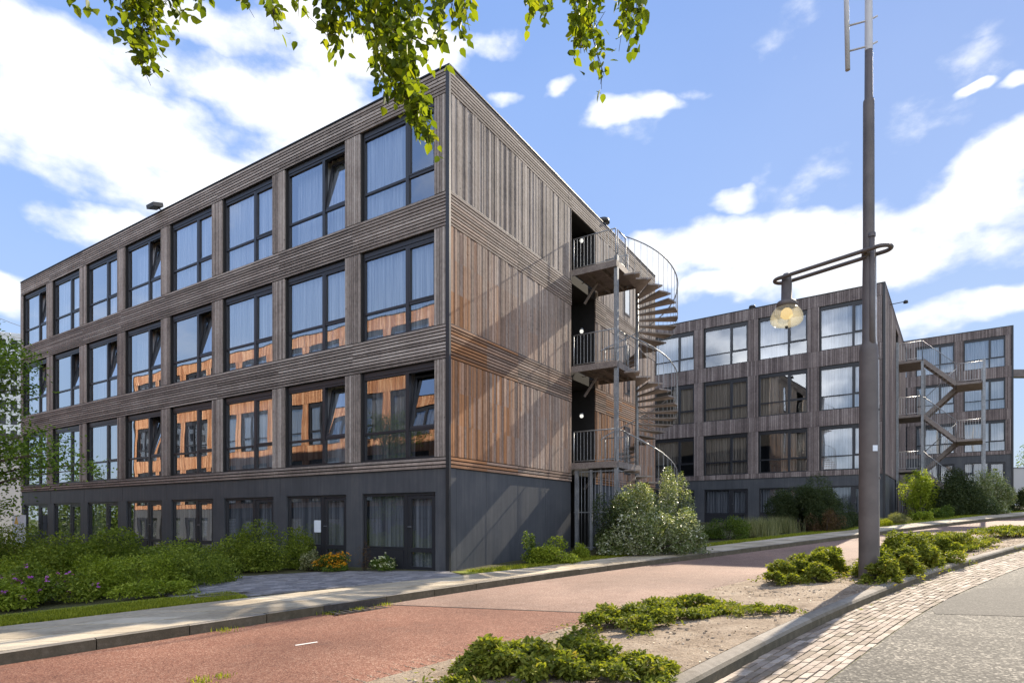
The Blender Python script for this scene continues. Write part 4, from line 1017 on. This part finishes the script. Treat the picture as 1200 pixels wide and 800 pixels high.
# seedlings and litter on the bare soil
P = []
pa_ = resamp(pnearL, 600); pb2 = resamp(ik_in, 600)
for _ in range(5000):
    i = random.randrange(45, 300); f = random.random(); p = pa_[i].lerp(pb2[i], f)
    P.append((p.x, p.y, gz(p.x, p.y)+.006+.122*f+.006))
RU = MB()
for _ in range(260):                                # low clods and crumbs of earth
    i = random.randrange(45, 230); f = random.random(); p = pa_[i].lerp(pb2[i], f); q = random.uniform(.015, .045); z = gz(p.x, p.y)+.008+.12*f
    a = random.random()*3; ux = Vector((math.cos(a), math.sin(a), 0))
    RU.lathe((p.x, p.y, z-.004), [(q*1.3, 0), (q, q*.22), (q*.5, q*.38), (.001, q*.42)], 7)
o = RU.build('soil_clods', M['sand']); o['kind'] = 'stuff'; o['label'] = 'crumbs of dry earth on the sandy island soil'; o['category'] = 'soil'
ST = MB()
for _ in range(2600):
    i = random.randrange(45, 250); f = random.random()**.8; p = pa_[i].lerp(pb2[i], f); q = random.choice((.003, .004, .005, .006, .008, .012)); z = gz(p.x, p.y)+.006+.122*f+q*.3
    a = random.random()*3; ux = Vector((math.cos(a), math.sin(a), random.uniform(-.2, .2)))*q*random.uniform(.8, 1.6); uy = Vector((-math.sin(a), math.cos(a), .1))*q
    ST.obox((p.x, p.y, z), ux, uy, (q*.2, q*.1, q*.6))
o = ST.build('gravel', M['stone']); o['kind'] = 'stuff'; o['label'] = 'small stones and clods on the bare island soil'; o['category'] = 'gravel'
o = leaf_mesh('leaf_litter', P, .028, leaf_mat('dry_leaf_litter', [(.1, (.10, .06, .03)), (.5, (.25, .17, .09)), (.9, (.5, .4, .28))], .1), None, up=2.5, aspect=.6); o['kind'] = 'stuff'; o['label'] = 'dry leaf litter scattered on the bare island soil'; o['category'] = 'leaf litter'
# grass on the verges and weeds
def verge(name, line, w0, w1, n, h, lb, lv=.12, mat='grass'):
    P = []
    for _ in range(n):
        i = random.randrange(len(line)-1); f = random.random(); p = line[i].lerp(line[i+1], f)
        t_ = (line[i+1]-line[i]).normalized(); q = p + Vector((-t_.y, t_.x))*(w0+(w1-w0)*random.random()**1.4)
        P.append((q.x, q.y, gz(q.x, q.y)+lv))
    o = blades(name, P, h, .009, M[mat], .7); tag(o, lb, 'grass', None, 'stuff'); return o
verge('verge_grass', isub(13.0, 24), -.02, .62, 26000, .07, 'sunlit yellow green grass along the pavement beside the side wall')
verge('verge_grass', isub(24, 46), -.02, .8, 16000, .08, 'grass strip along the far pavement before the middle block')
verge('verge_grass', isub(5, 10.1), -.02, .95, 30000, .06, 'short grass strip between pavement and left garden')
kl = [p for p in kerbL if 11 > p.y > 6]
P = []
for c_ in (7.9, 9.6, 9.75, 9.2):
    b_ = min(kerbL, key=lambda p: abs(p.y-c_))
    for _ in range(90): P.append((b_.x+random.gauss(.05, .10), b_.y+random.gauss(-.05, .08), gz(b_.x, b_.y)+.0))
o = blades('kerb_weeds', P, .06, .008, M['grass'], .8); tag(o, 'little tufts of weed growing at the foot of the kerb', 'weeds', None, 'stuff')
P = []
for _ in range(2500):
    i = random.randrange(30, len(ikerbL)-60); p = ikerbL[i]; 
    if random.random() < .5+.5*math.sin(i*.9): P.append((p.x+random.gauss(.05, .03), p.y+random.gauss(-.04, .03), gz(p.x, p.y)+.0))
o = blades('gutter_weeds', P, .035, .007, M['grass'], .9); tag(o, 'moss and weeds growing where the island kerb meets the gutter', 'weeds', None, 'stuff')
P = []
for (px, py) in ((232, 797), (262, 793), (690, 745), (240, 800), (720, 792)):
    b_ = G(px, py)
    for _ in range(50): P.append((b_[0]+random.gauss(0, .05), b_[1]+random.gauss(0, .05), gz(*b_)))
o = blades('path_weeds', P, .05, .008, M['grass'], .9); tag(o, 'tiny weeds on the red path near the bottom edge', 'weeds', None, 'stuff')

# ------------------------------------------------------------------ trees
# hanging tree above the camera
tr = empty('overhanging_tree', (-4.6, -1.2, gz(-4.6, -1.2))); tag(tr, 'tree whose leafy branches hang down into the top of the view', 'tree')
T0 = Vector((-4.6, -1.2, gz(-4.6, -1.2)))
def rel(v): return tuple(Vector(v)-T0)
m = MB(); top_ = Vector((-4.2, -.4, 4.6)); m.tube([rel(T0+Vector((0, 0, -.2))), rel(T0+Vector((.05, .05, 2))), rel(top_), rel((-3.6, .6, 7.5))], [.26, .2, .15, .06], 12)
m.build('trunk', M['bark'], tr)
twigs = [  # start px,py end px,py depth, spread px, leaves
 ((84, -40), (86, 6), 4.6, 14, 26), ((150, -60), (140, 20), 4.7, 22, 120), ((165, -40), (163, 76), 4.7, 20, 240), ((195, -50), (205, 12), 4.6, 22, 150), ((225, -50), (232, 0), 4.6, 12, 40),
 ((180, -50), (182, 40), 4.8, 16, 130),
 ((290, -40), (322, 24), 4.6, 9, 60), ((262, -40), (286, 6), 4.6, 8, 25), ((345, -40), (350, 8), 4.6, 8, 25),
 ((385, -40), (383, 50), 4.5, 16, 150), ((410, -60), (412, 30), 4.6, 26, 170), ((450, -60), (448, 45), 4.5, 30, 260), ((480, -60), (490, 20), 4.5, 22, 130), ((470, -20), (462, 112), 4.4, 20, 210),
 ((462, 30), (492, 145), 4.35, 20, 230), ((470, 80), (508, 168), 4.3, 13, 150), ((450, 60), (447, 108), 4.4, 10, 50), ((432, -20), (425, 50), 4.6, 14, 80), ((478, 60), (508, 60), 4.4, 8, 16),
 ((520, -40), (517, 62), 4.5, 8, 60), ((540, -40), (545, 40), 4.5, 12, 60), ((535, -30), (528, 18), 4.5, 12, 40),
 ((625, -40), (620, 32), 4.6, 8, 40), ((642, -40), (640, 18), 4.6, 9, 36),
 ((665, -40), (682, 60), 4.6, 13, 110), ((690, -30), (708, 95), 4.6, 9, 80), ((680, -40), (700, 40), 4.6, 16, 60),
 ((725, -40), (735, 38), 4.6, 9, 60), ((752, -40), (748, 34), 4.6, 10, 70), ((740, -40), (742, 10), 4.6, 14, 40)]
tw = MB(); LP = []; LT = []
for (sx_, sy_), (ex, ey), Y, spd, nl in twigs:
    a = at(sx_, sy_, Y); b = at(ex, ey-6, Y-.1); mid_ = (a+b)/2+Vector((random.uniform(-.05, .05), random.uniform(-.1, .1), .03))
    tw.tube([rel(a), rel(mid_), rel(b)], [.008, .005, .002], 5)
    nl = int(nl*1.05)
    for _ in range(max(2, nl//9)):
        f = random.random(); p = (a.lerp(mid_, f*2) if f < .5 else mid_.lerp(b, f*2-1)); w_ = spd/705*Y*(1-.45*f)
        tw.tube([rel(p), rel(p+Vector((random.gauss(0, w_*.7), random.gauss(0, .12), -random.uniform(.02, .08))))], [.003, .0015], 4)
    for _ in range(nl):
        f = random.random()**.85; p = (a.lerp(mid_, f*2) if f < .5 else mid_.lerp(b, f*2-1))
        w_ = spd/705*Y*(1-.45*f)
        q = p+Vector((random.gauss(0, w_*.55), random.gauss(0, .12), random.gauss(.01, .035)))
        LP.append(rel(q)); LT.append(min(1, max(0, random.random()*.8+.2*(random.random() < .5))))
tw.build('twig', M['twig'], tr)
leaf_mesh('foliage', LP, .066, M['leaf_tree'], tr, up=.0, shape='heart', tint=np.array(LT), extra=(0, 0, -1.2), svar=.3)
m = MB()
for sx_ in (150, 300, 400, 470, 535, 640, 740):
    e_ = at(sx_, -52, 4.6)
    m.tube([rel(top_+Vector((0, 0, random.uniform(.2, 1.6)))), rel(Vector((e_.x*.75-.9, 2.4, e_.z+.75))), rel(e_+Vector((0, 0, .22))), rel(e_)], [.06, .04, .018, .010], 7)
m.build('limb', M['bark'], tr)
# young tree at the left
lt_c = Vector((-12.1, 12.6, 0)); lz = gz(lt_c.x, lt_c.y)+.12
lt = empty('young_tree', (lt_c.x, lt_c.y, lz)); tag(lt, 'light green young tree reaching in from the left edge before the front', 'tree')
m = MB(); m.tube([(0, 0, -.1), (.05, 0, 1.2), (.1, .05, 2.6), (.1, .1, 4.2)], [.09, .075, .05, .015], 9); m.build('trunk', M['bark'], lt)
m = MB(); LP = []; LT = []
tips = [(8, 402), (28, 430), (38, 455), (20, 480), (5, 440), (15, 520), (45, 505), (78, 515), (60, 540), (112, 548), (95, 545), (30, 555), (-10, 420), (-30, 480), (-20, 380), (-60, 420), (-70, 500), (66, 528), (12, 590), (35, 420), (-40, 560), (22, 410), (85, 530), (40, 530)]
for px, py in tips:
    Y = random.uniform(11.6, 13.2); e_ = at(px, py, Y)-lt_c-Vector((0, 0, lz)); s_ = Vector((.08, .05, max(.9, e_.z-random.uniform(.4, 1.0))))
    md = s_.lerp(e_, .55)+Vector((0, 0, .12)); m.tube([tuple(s_), tuple(md), tuple(e_)], [.028, .016, .005], 6)
    for _ in range(400 if px < 50 else 260):
        f = random.uniform(.35, 1.05); c_ = md.lerp(e_, (f-.4)/.6) if f > .4 else s_.lerp(md, f/.55*1.2)
        g_ = .15 if f < .9 else .10
        LP.append((c_.x+random.gauss(0, g_), c_.y+random.gauss(0, .25), c_.z+random.gauss(0, g_*.9))); LT.append(random.random())
m.build('limb', M['bark'], lt)
leaf_mesh('crown', LP, .075, M['leaf_left'], lt, tint=np.array(LT), aspect=.45, shape='long')
# ------------------------------------------------------------------ background
bg = empty('office_tower', (-88, 92, gz(-88, 92)-1), R(24)); tag(bg, 'distant white office block with a square window grid at the left edge', 'building')
wm = simple('white_render', (.62, .62, .62), .8, 0, .05, .3)
m = MB(); m.box(-22, 22, .3, 14, 0, 32); m.build('glazing', M['frame'], bg)
m = MB()
for q in range(31): m.box(-22+q*1.45, -22+q*1.45+.55, 0, .3, 0, 32.3, .5)
for q in range(14): m.box(-22, 22.1, -.01, .29, q*2.4, q*2.4+.9, .5)
m.box(-22, 22.2, .3, 14.2, 32, 32.4, .5); m.build('facade_grid', wm, bg)
bw = empty('low_building', (-33, 34, gz(-33, 34)), R(-32)); tag(bw, 'pale low building between the young tree and the large block', 'building')
m = MB(); m.box(-8, 4, 0, 8, 0, 6.2); m.build('wall', wm, bw)
m = MB()
for q in range(20): m.box(-8, 4, -.03, -.001, .3+q*.3, .36+q*.3)
m.build('louvre', M['galv'], bw)
m = MB(); m.box(-8.1, 4.1, -.1, 8.1, 6.2, 6.4); m.build('roof', M['roof'], bw)
# gantry beam and wall beyond the farthest block
o = empty('gantry', (56, 58, gz(56, 58))); tag(o, 'grey horizontal gantry beam beyond the farthest block', 'gantry')
m = MB(); m.box(-14, 22, 0, .7, 12.3, 13.0); m.build('beam', M['pole_brown'], o)
m = MB(); m.box(18, 18.6, .0, .7, 0, 12.3); m.build('post', M['pole_brown'], o)
o = empty('garden_wall', (47.5, 52, gz(47.5, 52)), -TH2); tag(o, 'pale bluish wall behind the dark shrub at the right edge', 'wall')
m = MB(); m.box(-4, 9, 0, .3, 0, 3.4); m.build('wall_face', wm, o); m = MB(); m.box(-4.05, 9.05, -.04, .34, 3.4, 3.5); m.build('coping', M['galv'], o)
for k, (x, y, h) in enumerate(((-42, 24, 6.5), (-50, 30, 7.5), (-46, 16, 6), (-58, 40, 8))):
    shrub('background_tree', (x, y), h*.55, h*.5, h, 6000, .28, M['leaf_green'], ['low tree outside the view beyond the orange block', 'broad tree outside the view left of the orange block', 'small tree outside the view near the orange block end', 'tall tree outside the view far left'][k], 'tree', 'background trees', k=16, stems=9)
for k, (x, y, h) in enumerate(((70, 90, 9), (84, 84, 10), (-60, 60, 7), (-48, 46, 5.5), (-41, 40, 5.0))):
    lb = ['tall far tree beyond the farthest block', 'far tree off the right edge beyond the gantry', 'distant tree beyond the low building', 'roadside tree behind the left garden', 'dense tree left of the long front'][k]
    shrub('background_tree', (x, y), h*.5, h*.4, h, 6000, .28, M['leaf_green'], lb, 'tree', 'background trees', k=16, stems=9)
# overhead wires at the left edge
for k, (pa1, pb1) in enumerate((((-80, 330), (60, 392)), ((-80, 362), (60, 400)))):
    a = at(pa1[0], pa1[1], 40); b = at(pb1[0], pb1[1], 52); m = MB(); pts = [a.lerp(b, q/10)-Vector((0, 0, .5*math.sin(PI*q/10))) for q in range(11)]
    m.tube(pts, .018, 5); o = m.build('overhead_wire', M['iron']); tag(o, ['upper thin wire crossing the sky at the left edge', 'lower thin wire crossing the sky at the left edge'][k], 'wire', 'overhead wires')

# ------------------------------------------------------------------ sky, sun, camera
AZ = R(38.2); EL = R(33.4)
W = bpy.data.worlds.new('World'); S.world = W; W.use_nodes = True; nt = W.node_tree; nt.nodes.clear()
class WN(NT):
    def __init__(s): s.t = nt; s.out = nt.nodes.new('ShaderNodeOutputWorld')
w = WN()
sky = w.n('ShaderNodeTexSky', sky_type='NISHITA', sun_disc=False, sun_elevation=EL, sun_rotation=AZ, altitude=0., air_density=1.0, dust_density=.3, ozone_density=2.5)
tc = w.n('ShaderNodeTexCoord'); sep = w.n('ShaderNodeSeparateXYZ'); w.l(tc.outputs['Generated'], sep.inputs[0])
X, Y, Z = sep.outputs
az = w.math('ARCTAN2', X, Y); el = w.math('ARCSINE', Z); az0, el0 = az, el
def cmb(x, y, z=0.):
    c = w.n('ShaderNodeCombineXYZ')
    for i, q in enumerate((x, y, z)):
        if isinstance(q, (int, float)): c.inputs[i].default_value = q
        else: w.l(q, c.inputs[i])
    return c.outputs[0]
v1 = cmb(w.math('MULTIPLY', az, 1.0), w.math('MULTIPLY', el, 1.7), 3.1)
n1 = w.noise(v1, 5.5, 9, .56); n2 = w.noise(v1, 2.2, 6, .55)
wv = w.n('ShaderNodeTexNoise'); wv.inputs['Scale'].default_value = 4.5; wv.inputs['Detail'].default_value = 5; w.l(v1, wv.inputs['Vector'])
ws = w.n('ShaderNodeSeparateColor'); w.l(wv.outputs['Color'], ws.inputs[0])
az = w.math('ADD', az, w.math('MULTIPLY', w.math('SUBTRACT', ws.outputs[0], .5), .16)); el = w.math('ADD', el, w.math('MULTIPLY', w.math('SUBTRACT', ws.outputs[1], .5), .12))
v = None
blobs = [(200, 158, 260, 46, 1.0), (860, 292, 180, 34, 1.15), (1040, 285, 140, 40, 1.15), (110, 165, 230, 56, .9), (340, 130, 180, 52, .9), (30, 65, 105, 45, .8), (265, 35, 150, 36, .7), (20, 345, 70, 30, 1), (150, 258, 95, 26, .9), (430, 60, 110, 52, .9), (110, 60, 90, 25, .5),
 (745, 140, 60, 13, .58), (800, 122, 50, 14, .60), (838, 98, 26, 16, .66), (645, 118, 16, 10, .75), (850, 243, 22, 10, .7), (1145, 100, 22, 9, .8), (1192, 92, 16, 12, .7), (1080, 40, 60, 14, .3),
 (900, 295, 190, 36, 1), (1110, 250, 170, 50, 1.05), (1190, 185, 90, 36, 1), (1150, 370, 150, 22, .85), (860, 347, 70, 16, .8), (560, 45, 70, 22, .62), (590, 130, 20, 9, .5), (1060, 300, 200, 40, 1.0), (1150, 200, 60, 14, .5),
 (-250, 200, 260, 90, .9), (1500, 230, 240, 100, .9)]
for px, py, rx, ry, amp in blobs:
    a_ = math.atan((px-600)/705); e_ = math.atan((607.5-py)/705*math.cos(a_)); wa = rx/705*math.cos(a_)**2; we = ry/705*math.cos(a_)*math.cos(e_)**2
    dx = w.math('DIVIDE', w.math('SUBTRACT', az, a_), wa); dy = w.math('DIVIDE', w.math('SUBTRACT', el, e_), we)
    r2 = w.math('ADD', w.math('MULTIPLY', dx, dx), w.math('MULTIPLY', dy, dy))
    f = w.math('MULTIPLY_ADD', r2, -.55*amp, amp)
    v = f if v is None else w.math('MAXIMUM', v, f)
v = w.math('MAXIMUM', v, -.15)
# broken cloud elsewhere, outside the view of the blobs
bk0 = w.math('LESS_THAN', Y, .35); back = bk0; back = w.math('MULTIPLY', back, w.math('ADD', w.math('MULTIPLY_ADD', w.math('LESS_THAN', Y, -.35), .22, .24), w.math('MULTIPLY', w.math('SUBTRACT', n2, .5), 1.7)))
v = w.math('MAXIMUM', v, back)
dens = w.math('ADD', v, w.math('MULTIPLY', w.math('SUBTRACT', n1, .5), w.math('SUBTRACT', 2.8, w.math('MULTIPLY', bk0, 1.7))))
mr = w.n('ShaderNodeMapRange', interpolation_type='SMOOTHSTEP'); mr.inputs['From Min'].default_value = .22; mr.inputs['From Max'].default_value = .85; w.l(dens, mr.inputs['Value'])
shade = w.ramp(w.noise(cmb(az, w.math('MULTIPLY', el, 2.2), 9.), 7, 7, .6), [(.3, (.78, .82, .90)), (.6, (1, 1, 1))])
bw_ = w.n('ShaderNodeRGBToBW'); w.l(sky.outputs[0], bw_.inputs[0])
fac = w.math('POWER', w.math('MAXIMUM', bw_.outputs[0], .02), -.92)
nrm_ = w.n('ShaderNodeVectorMath', operation='SCALE'); w.l(sky.outputs[0], nrm_.inputs[0]); w.l(fac, nrm_.inputs['Scale'])
grad = w.ramp(w.math('MULTIPLY', el, .9), [(0., (1.6, 1.9, 2.25)), (.15, (1.28, 1.70, 2.4)), (.38, (.88, 1.32, 2.35)), (.75, (.52, .92, 2.0))])
skyc = w.mix(.78, nrm_.outputs[0], grad)
SKYS = .172
b1 = w.n('ShaderNodeBackground'); b1.inputs['Strength'].default_value = SKYS; w.l(skyc, b1.inputs['Color'])
b2 = w.n('ShaderNodeBackground'); w.l(w.math('ADD', .50, w.math('MULTIPLY', w.math('LESS_THAN', Y, -.35), 1.1)), b2.inputs['Strength']); w.l(shade, b2.inputs['Color'])  # clouds behind the camera brightened to fill the shaded long front with light
mx = w.n('ShaderNodeMixShader'); w.l(w.math('MULTIPLY', mr.outputs[0], .96), mx.inputs[0]); w.l(b1.outputs[0], mx.inputs[1]); w.l(b2.outputs[0], mx.inputs[2]); w.l(mx.outputs[0], w.out.inputs['Surface'])
W.cycles.sampling_method = 'MANUAL'; W.cycles.sample_map_resolution = 1024
sl = bpy.data.lights.new('sun', 'SUN'); sl.energy = 3.9; sl.angle = R(.5); sl.color = (1, .88, .71)
so = bpy.data.objects.new('sun', sl); COL.objects.link(so)
sd = Vector((math.sin(AZ)*math.cos(EL), math.cos(AZ)*math.cos(EL), math.sin(EL))); so.rotation_euler = sd.to_track_quat('Z', 'Y').to_euler(); so.location = sd*60
cam = bpy.data.cameras.new('camera'); co = bpy.data.objects.new('camera', cam); COL.objects.link(co); S.camera = co
cam.lens = 705/1200*36; cam.sensor_width = 36; cam.shift_y = (607.5-400)/1200; co.rotation_euler = (R(90), 0, 0); cam.clip_start = .1; cam.clip_end = 6000
S.view_settings.view_transform = 'Standard'; S.view_settings.look = 'None'; S.view_settings.exposure = 1.38; S.view_settings.gamma = 1
S.render.engine = 'CYCLES'; S.cycles.max_bounces = 8; S.cycles.transparent_max_bounces = 12
S.cycles.caustics_reflective = False; S.cycles.caustics_refractive = False
